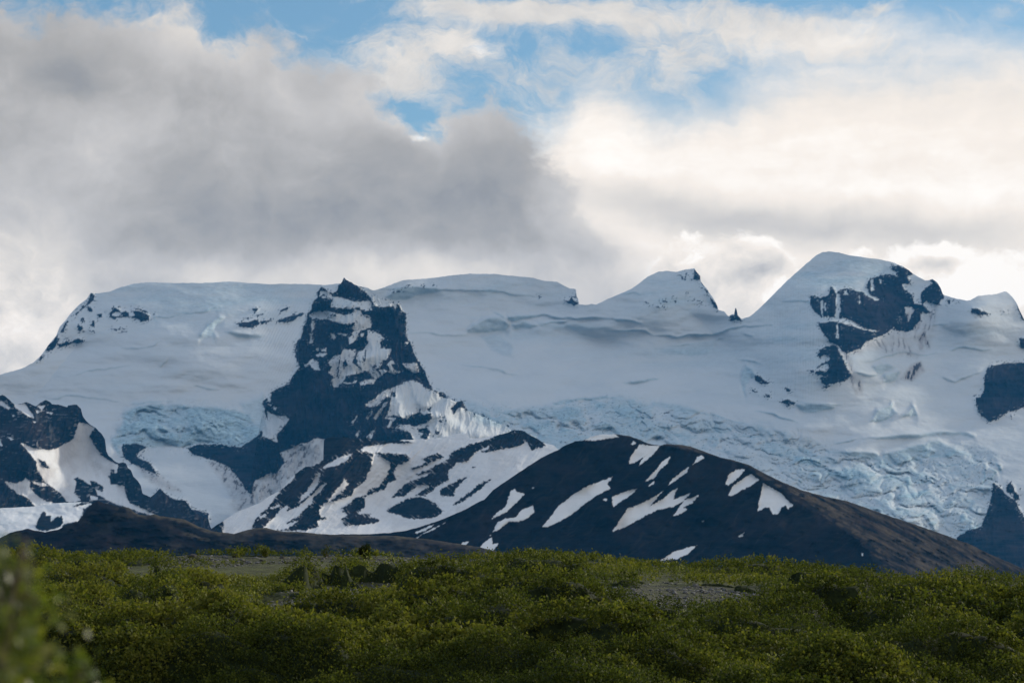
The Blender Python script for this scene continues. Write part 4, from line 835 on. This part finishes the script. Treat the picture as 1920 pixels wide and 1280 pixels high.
def shrub(name, px, Y, base_drop, w, h, label, cat, nb=14, nl=500, leaf=.03, tone=.3, spread=1.0, seed=1, droop=.0, lean=(0,0), mat_=None, x=None, z=None, tonesd=.12, depth=None):
    """stems fanning up from one foot, leaves along them"""
    r = np.random.default_rng(seed); kx, _ = rays(px, 1000); X = kx*Y if x is None else x; Z = (ground_z(X, Y)-base_drop) if z is None else z
    o = root(name, (float(X), float(Y), float(Z)), label, cat); st = []; pts = []
    for i in range(nb):
        a = r.random()*2*math.pi; s = (r.random()**.6)*w/2*spread; hh = h*(1-.45*(s/(w/2+1e-6))**2)*(.75+.3*r.random())
        e = np.array([math.cos(a)*s+lean[0]*hh, math.sin(a)*s*(depth or 1)+lean[1]*hh, hh]); m = np.array([e[0]*.35, e[1]*.35, hh*.55])
        T = np.linspace(0, 1, 7)[:,None]; p = (1-T)**2*np.zeros(3)+2*T*(1-T)*m+T*T*e; p = p+r.normal(size=p.shape)*h*.015*T
        st.append((p, np.linspace(h*.014, h*.003, 7)))
        k = nl//nb; tt = .25+.75*r.random(k)**.7; q = np.stack([np.interp(tt, T[:,0], p[:,j]) for j in range(3)], 1)+r.normal(size=(k,3))*w*.07; pts.append(q)
    tubes('stem', st, BARK, o)
    c = np.concatenate(pts); c[:,2] = np.maximum(c[:,2], .02); Q = leaf_quads(c, leaf*(.7+.6*r.random(len(c))), .3, .6, r)
    me = quads_mesh('foliage', Q, np.clip(tone+tonesd*r.normal(size=len(c)), 0, .95), mat_ or SCRUB)
    f = bpy.data.objects.new('foliage', me); C.objects.link(f); f.parent = o; return o
shrub('bush', 685, 98.6, .05, .52, .58, 'dark round bush standing alone on the crest below the small snow patch', 'bush', 26, 2600, .05, .05, seed=3, tonesd=.05)
shrub('bush', 612, 98.8, .05, .34, .52, 'thin pale green bush sticking up from the crest left of the dark round bush', 'bush', 8, 260, .05, .5, seed=4)
shrub('bush', 500, 98.8, .05, .48, .48, 'low bright green bush on the stony crest above the dark soil slope', 'bush', 12, 500, .05, .6, seed=5)
shrub('sapling', 1874, 98.4, .05, .26, .62, 'slender leafy sapling rising above the scrub at the far right of the crest', 'sapling', 5, 170, .06, .62, seed=6, lean=(-.3,0))
shrub('bush', 1738, 98.3, .05, .36, .42, 'tufted green bush on the crest left of the slender sapling', 'bush', 9, 260, .05, .55, seed=7)
shrub('bush', 1370, 98.4, .05, .42, .46, 'rounded green bush on the crest right of the white snow sliver', 'bush', 12, 420, .05, .55, seed=8)

# ---- stones
from mathutils import noise as mnoise
def stone_mesh(seed, material, flat=.6):
    import bmesh
    bm = bmesh.new(); bmesh.ops.create_icosphere(bm, subdivisions=3, radius=.5); o = Vector((seed*3.7, seed*1.3, seed*2.1))
    for v in bm.verts:
        p = v.co.copy(); n = mnoise.noise(p*2.2+o)*.22+mnoise.noise(p*5+o)*.08
        v.co = p*(1+n)
        for ax in ((.8,.3,.5),(-.5,.7,.5),(.1,-.9,.4),(-.3,-.2,.95)):          # broken faces
            a = Vector(ax).normalized(); a.rotate(Matrix.Rotation(seed*1.7, 3, 'Z')); dd = v.co.dot(a)
            if dd > .36: v.co -= a*(dd-.36)*.85
        v.co.z *= flat; v.co.z += .16
    me = bpy.data.meshes.new('stone'); bm.to_mesh(me); bm.free(); me.materials.append(material); return me
SM = [stone_mesh(i+1, STONE, .45+.08*i) for i in range(5)]; DM = [stone_mesh(i+9, DARKSTONE, .7) for i in range(3)]
def stone(mesh, px, py, w, label, group=None, yy=None, x=None):
    if yy is None: x, y = hit(px, py)
    else: y = yy; x = float(rays(px, py)[0]*y) if x is None else x
    s = w*y/F_PX; o = bpy.data.objects.new('stone', mesh); C.objects.link(o)
    o.location = (x, y, float(ground_z(x, y))); o.scale = (s, s*random.uniform(.7, 1.1), s*random.uniform(.8, 1.1)); o.rotation_euler = (random.uniform(-.15,.15), random.uniform(-.15,.15), random.uniform(0, 6.28))
    o['label'] = label; o['category'] = 'stone'
    if group: o['group'] = group
    return o
stone(DM[0], 443, 1025, 17, 'dark lava boulder on the crest at the end of the pale sunlit heath strip', yy=99)
stone(DM[1], 362, 1023, 22, 'wide dark boulder on the crest where the brown hill slopes down', yy=98.8)
stone(DM[2], 952, 1036, 12, 'black stone on the crest right under the forked snow patch', yy=99.3)
FIELDS = [((50,300,1120,1140), 62, (5,13), 'grey stone in the narrow stony strip beside the blurred shrub', 'stones in the strip beside the blurred shrub'),
          ((640,760,1090,1103), 22, (5,11), 'pale stone at the top of the dark soil slope', 'pale stones at the top of the soil slope'),
          ((440,640,1105,1145), 26, (3,8), 'small stone lying on the dark bare soil slope', 'stones on the dark soil slope'),
          ((1110,1420,1088,1112), 80, (4,12), 'grey stone in the broad stony clearing on the right', 'stones in the broad stony clearing'),
          ((1215,1290,1133,1143), 14, (4,10), 'light grey stone in the small gap below the broad stony clearing', 'stones in the small gap below the clearing'),
          ((300,950,1026,1044), 60, (5,12), 'grey stone strewn along the crest of the rise', 'stones along the crest')]
for (x0, x1, y0, y1), n, (w0, w1), lab, grp in FIELDS:
    zone = [b for b, c in zip(BARE, BPX) if x0-30 <= c[0] <= x1+30 and y0-12 <= c[1] <= y1+12] or [BARE[0]]
    for k in range(n):
        bx, by, rx, ry, _r = zone[k % len(zone)]; a = random.uniform(0, 6.28); q = random.random()**.5*.95
        w = random.uniform(w0, w1)
        if 'crest' in grp: stone(random.choice(SM+DM), random.uniform(x0, x1), 1030, w, lab, grp, yy=random.uniform(95.5, 99.8))
        else: stone(random.choice(SM), 0, 0, w, lab, grp, yy=by+ry*q*math.sin(a), x=bx+rx*q*math.cos(a))

# ---- gravel too small and too many to count, in the bare places
def gravel():
    n = 9000; k = rng.integers(0, len(BARE), n); B = np.array([(b[0], b[1], b[2], b[3]) for b in BARE])[k]
    a = rng.random(n)*6.283; q = rng.random(n)**.5*1.15; x = B[:,0]+B[:,2]*q*np.cos(a); y = B[:,1]+B[:,3]*q*np.sin(a); ok = (bare_at(x, y) > .25) & (y < 99.8); x, y = x[ok], y[ok]; n = len(x)
    s = (.03+.10*rng.random(n)**3)[:,None,None]; c = np.array([(i, j, l) for l in (-.5,.6) for j in (-1,1) for i in (-1,1)], float)[None]*.5
    c = c*(1-.35*(c[:,:,2:] > 0)); V = (c*(.7+.6*rng.random((n,8,1)))+rng.normal(size=(n,8,3))*.12)*s*np.array([1,1,.7]); an = rng.random(n)*6.283; ca, sa = np.cos(an)[:,None], np.sin(an)[:,None]
    X = V[:,:,0]*ca-V[:,:,1]*sa+x[:,None]; Y = V[:,:,0]*sa+V[:,:,1]*ca+y[:,None]; Z = V[:,:,2]+ground_z(x, y)[:,None]+s[:,:,0]*.15
    f = np.array([(0,1,3,2),(4,6,7,5),(0,4,5,1),(2,3,7,6),(0,2,6,4),(1,5,7,3)]); idx = (np.arange(n)[:,None,None]*8+f[None]).reshape(-1, 4)
    me = bpy.data.meshes.new('gravel'); W3 = np.stack([X, Y, Z], -1).reshape(-1, 3); me.vertices.add(len(W3)); me.vertices.foreach_set('co', W3.reshape(-1).astype(np.float32))
    me.loops.add(idx.size); me.loops.foreach_set('vertex_index', idx.reshape(-1).astype(np.int32)); me.polygons.add(len(idx)); me.polygons.foreach_set('loop_start', np.arange(0, idx.size, 4, dtype=np.int32)); me.update(calc_edges=True)
    me.materials.append(STONE); o = bpy.data.objects.new('gravel', me); C.objects.link(o); o['kind'] = 'stuff'; o['label'] = 'grey gravel scattered over the bare patches of the rise'; o['category'] = 'gravel'
gravel()

# ---- the out-of-focus shrub close to the camera, left edge
NEARLEAF = leafmat('near_birch_leaves', [(0,(.012,.022,.006)),(.35,(.030,.052,.012)),(.65,(.062,.090,.016)),(.9,(.13,.14,.028)),(1,(.2,.2,.1))], .42, .4, .3)
def near_shrub():
    r = np.random.default_rng(42); Y0 = 3.8; kk = Y0/5.2
    bx, bz = -1.12*kk, float(ground_z(-1.12*kk, Y0))
    o = root('birch_shrub', (bx, Y0, bz), 'blurred leafy birch shrub very close at the left edge', 'shrub')
    st = []; pts = []; tn = []
    for i in range(60):
        tz = r.uniform(-.35, .20); ox = -.80-.085*smooth(tz, -.14, .2)+r.normal()*.028; ox, tz = ox*kk, tz*kk; e = np.array([ox-bx if r.random() < .6 else r.uniform(-.2, .22), r.uniform(-.3, .3), tz-bz+r.uniform(-.02,.02)])
        if i < 5: e = np.array([r.uniform(.13, .19), r.uniform(-.2, .2), r.uniform(.08,.19)-bz])
        m = np.array([e[0]*.25, e[1]*.3, e[2]*.65]); T = np.linspace(0, 1, 12)[:,None]; p = 2*T*(1-T)*m+T*T*e; st.append((p, np.linspace(.009, .0012, 12)))
        for j in range(12 if i >= 5 else 3):
            t0 = r.uniform(.55, 1); q0 = np.array([np.interp(t0, T[:,0], p[:,k]) for k in range(3)]); dv = r.normal(size=3)*.035; dv[2] += .02; q1 = q0+dv
            st.append((np.array([q0, (q0+q1)/2+r.normal(size=3)*.004, q1]), [.002, .0014, .0008]))
            k = 34 if i >= 5 else 12; tt = r.random(k)[:,None]; pts.append(q0+(q1-q0)*tt+r.normal(size=(k,3))*.014); tn.append(np.full(k, .68+.12*r.normal()))
    tubes('stem', st, BARK, o); c = np.concatenate(pts); t = np.concatenate(tn)+.1*r.normal(size=len(c))
    Q = leaf_quads(c, +.015*(.7+.6*r.random(len(c))), .2, .7, r); me = quads_mesh('foliage', Q, np.clip(t, 0, .95), NEARLEAF)
    f = bpy.data.objects.new('foliage', me); C.objects.link(f); f.parent = o
near_shrub()
shrub('twig', 1350, 5.5, 0, .10, .655*2.35, 'blurred leafy shoot poking up at the bottom edge', 'twig', 4, 110, .018, .45, seed=15, mat_=NEARLEAF, x=float(rays(1352, 1270)[0]*5.5))
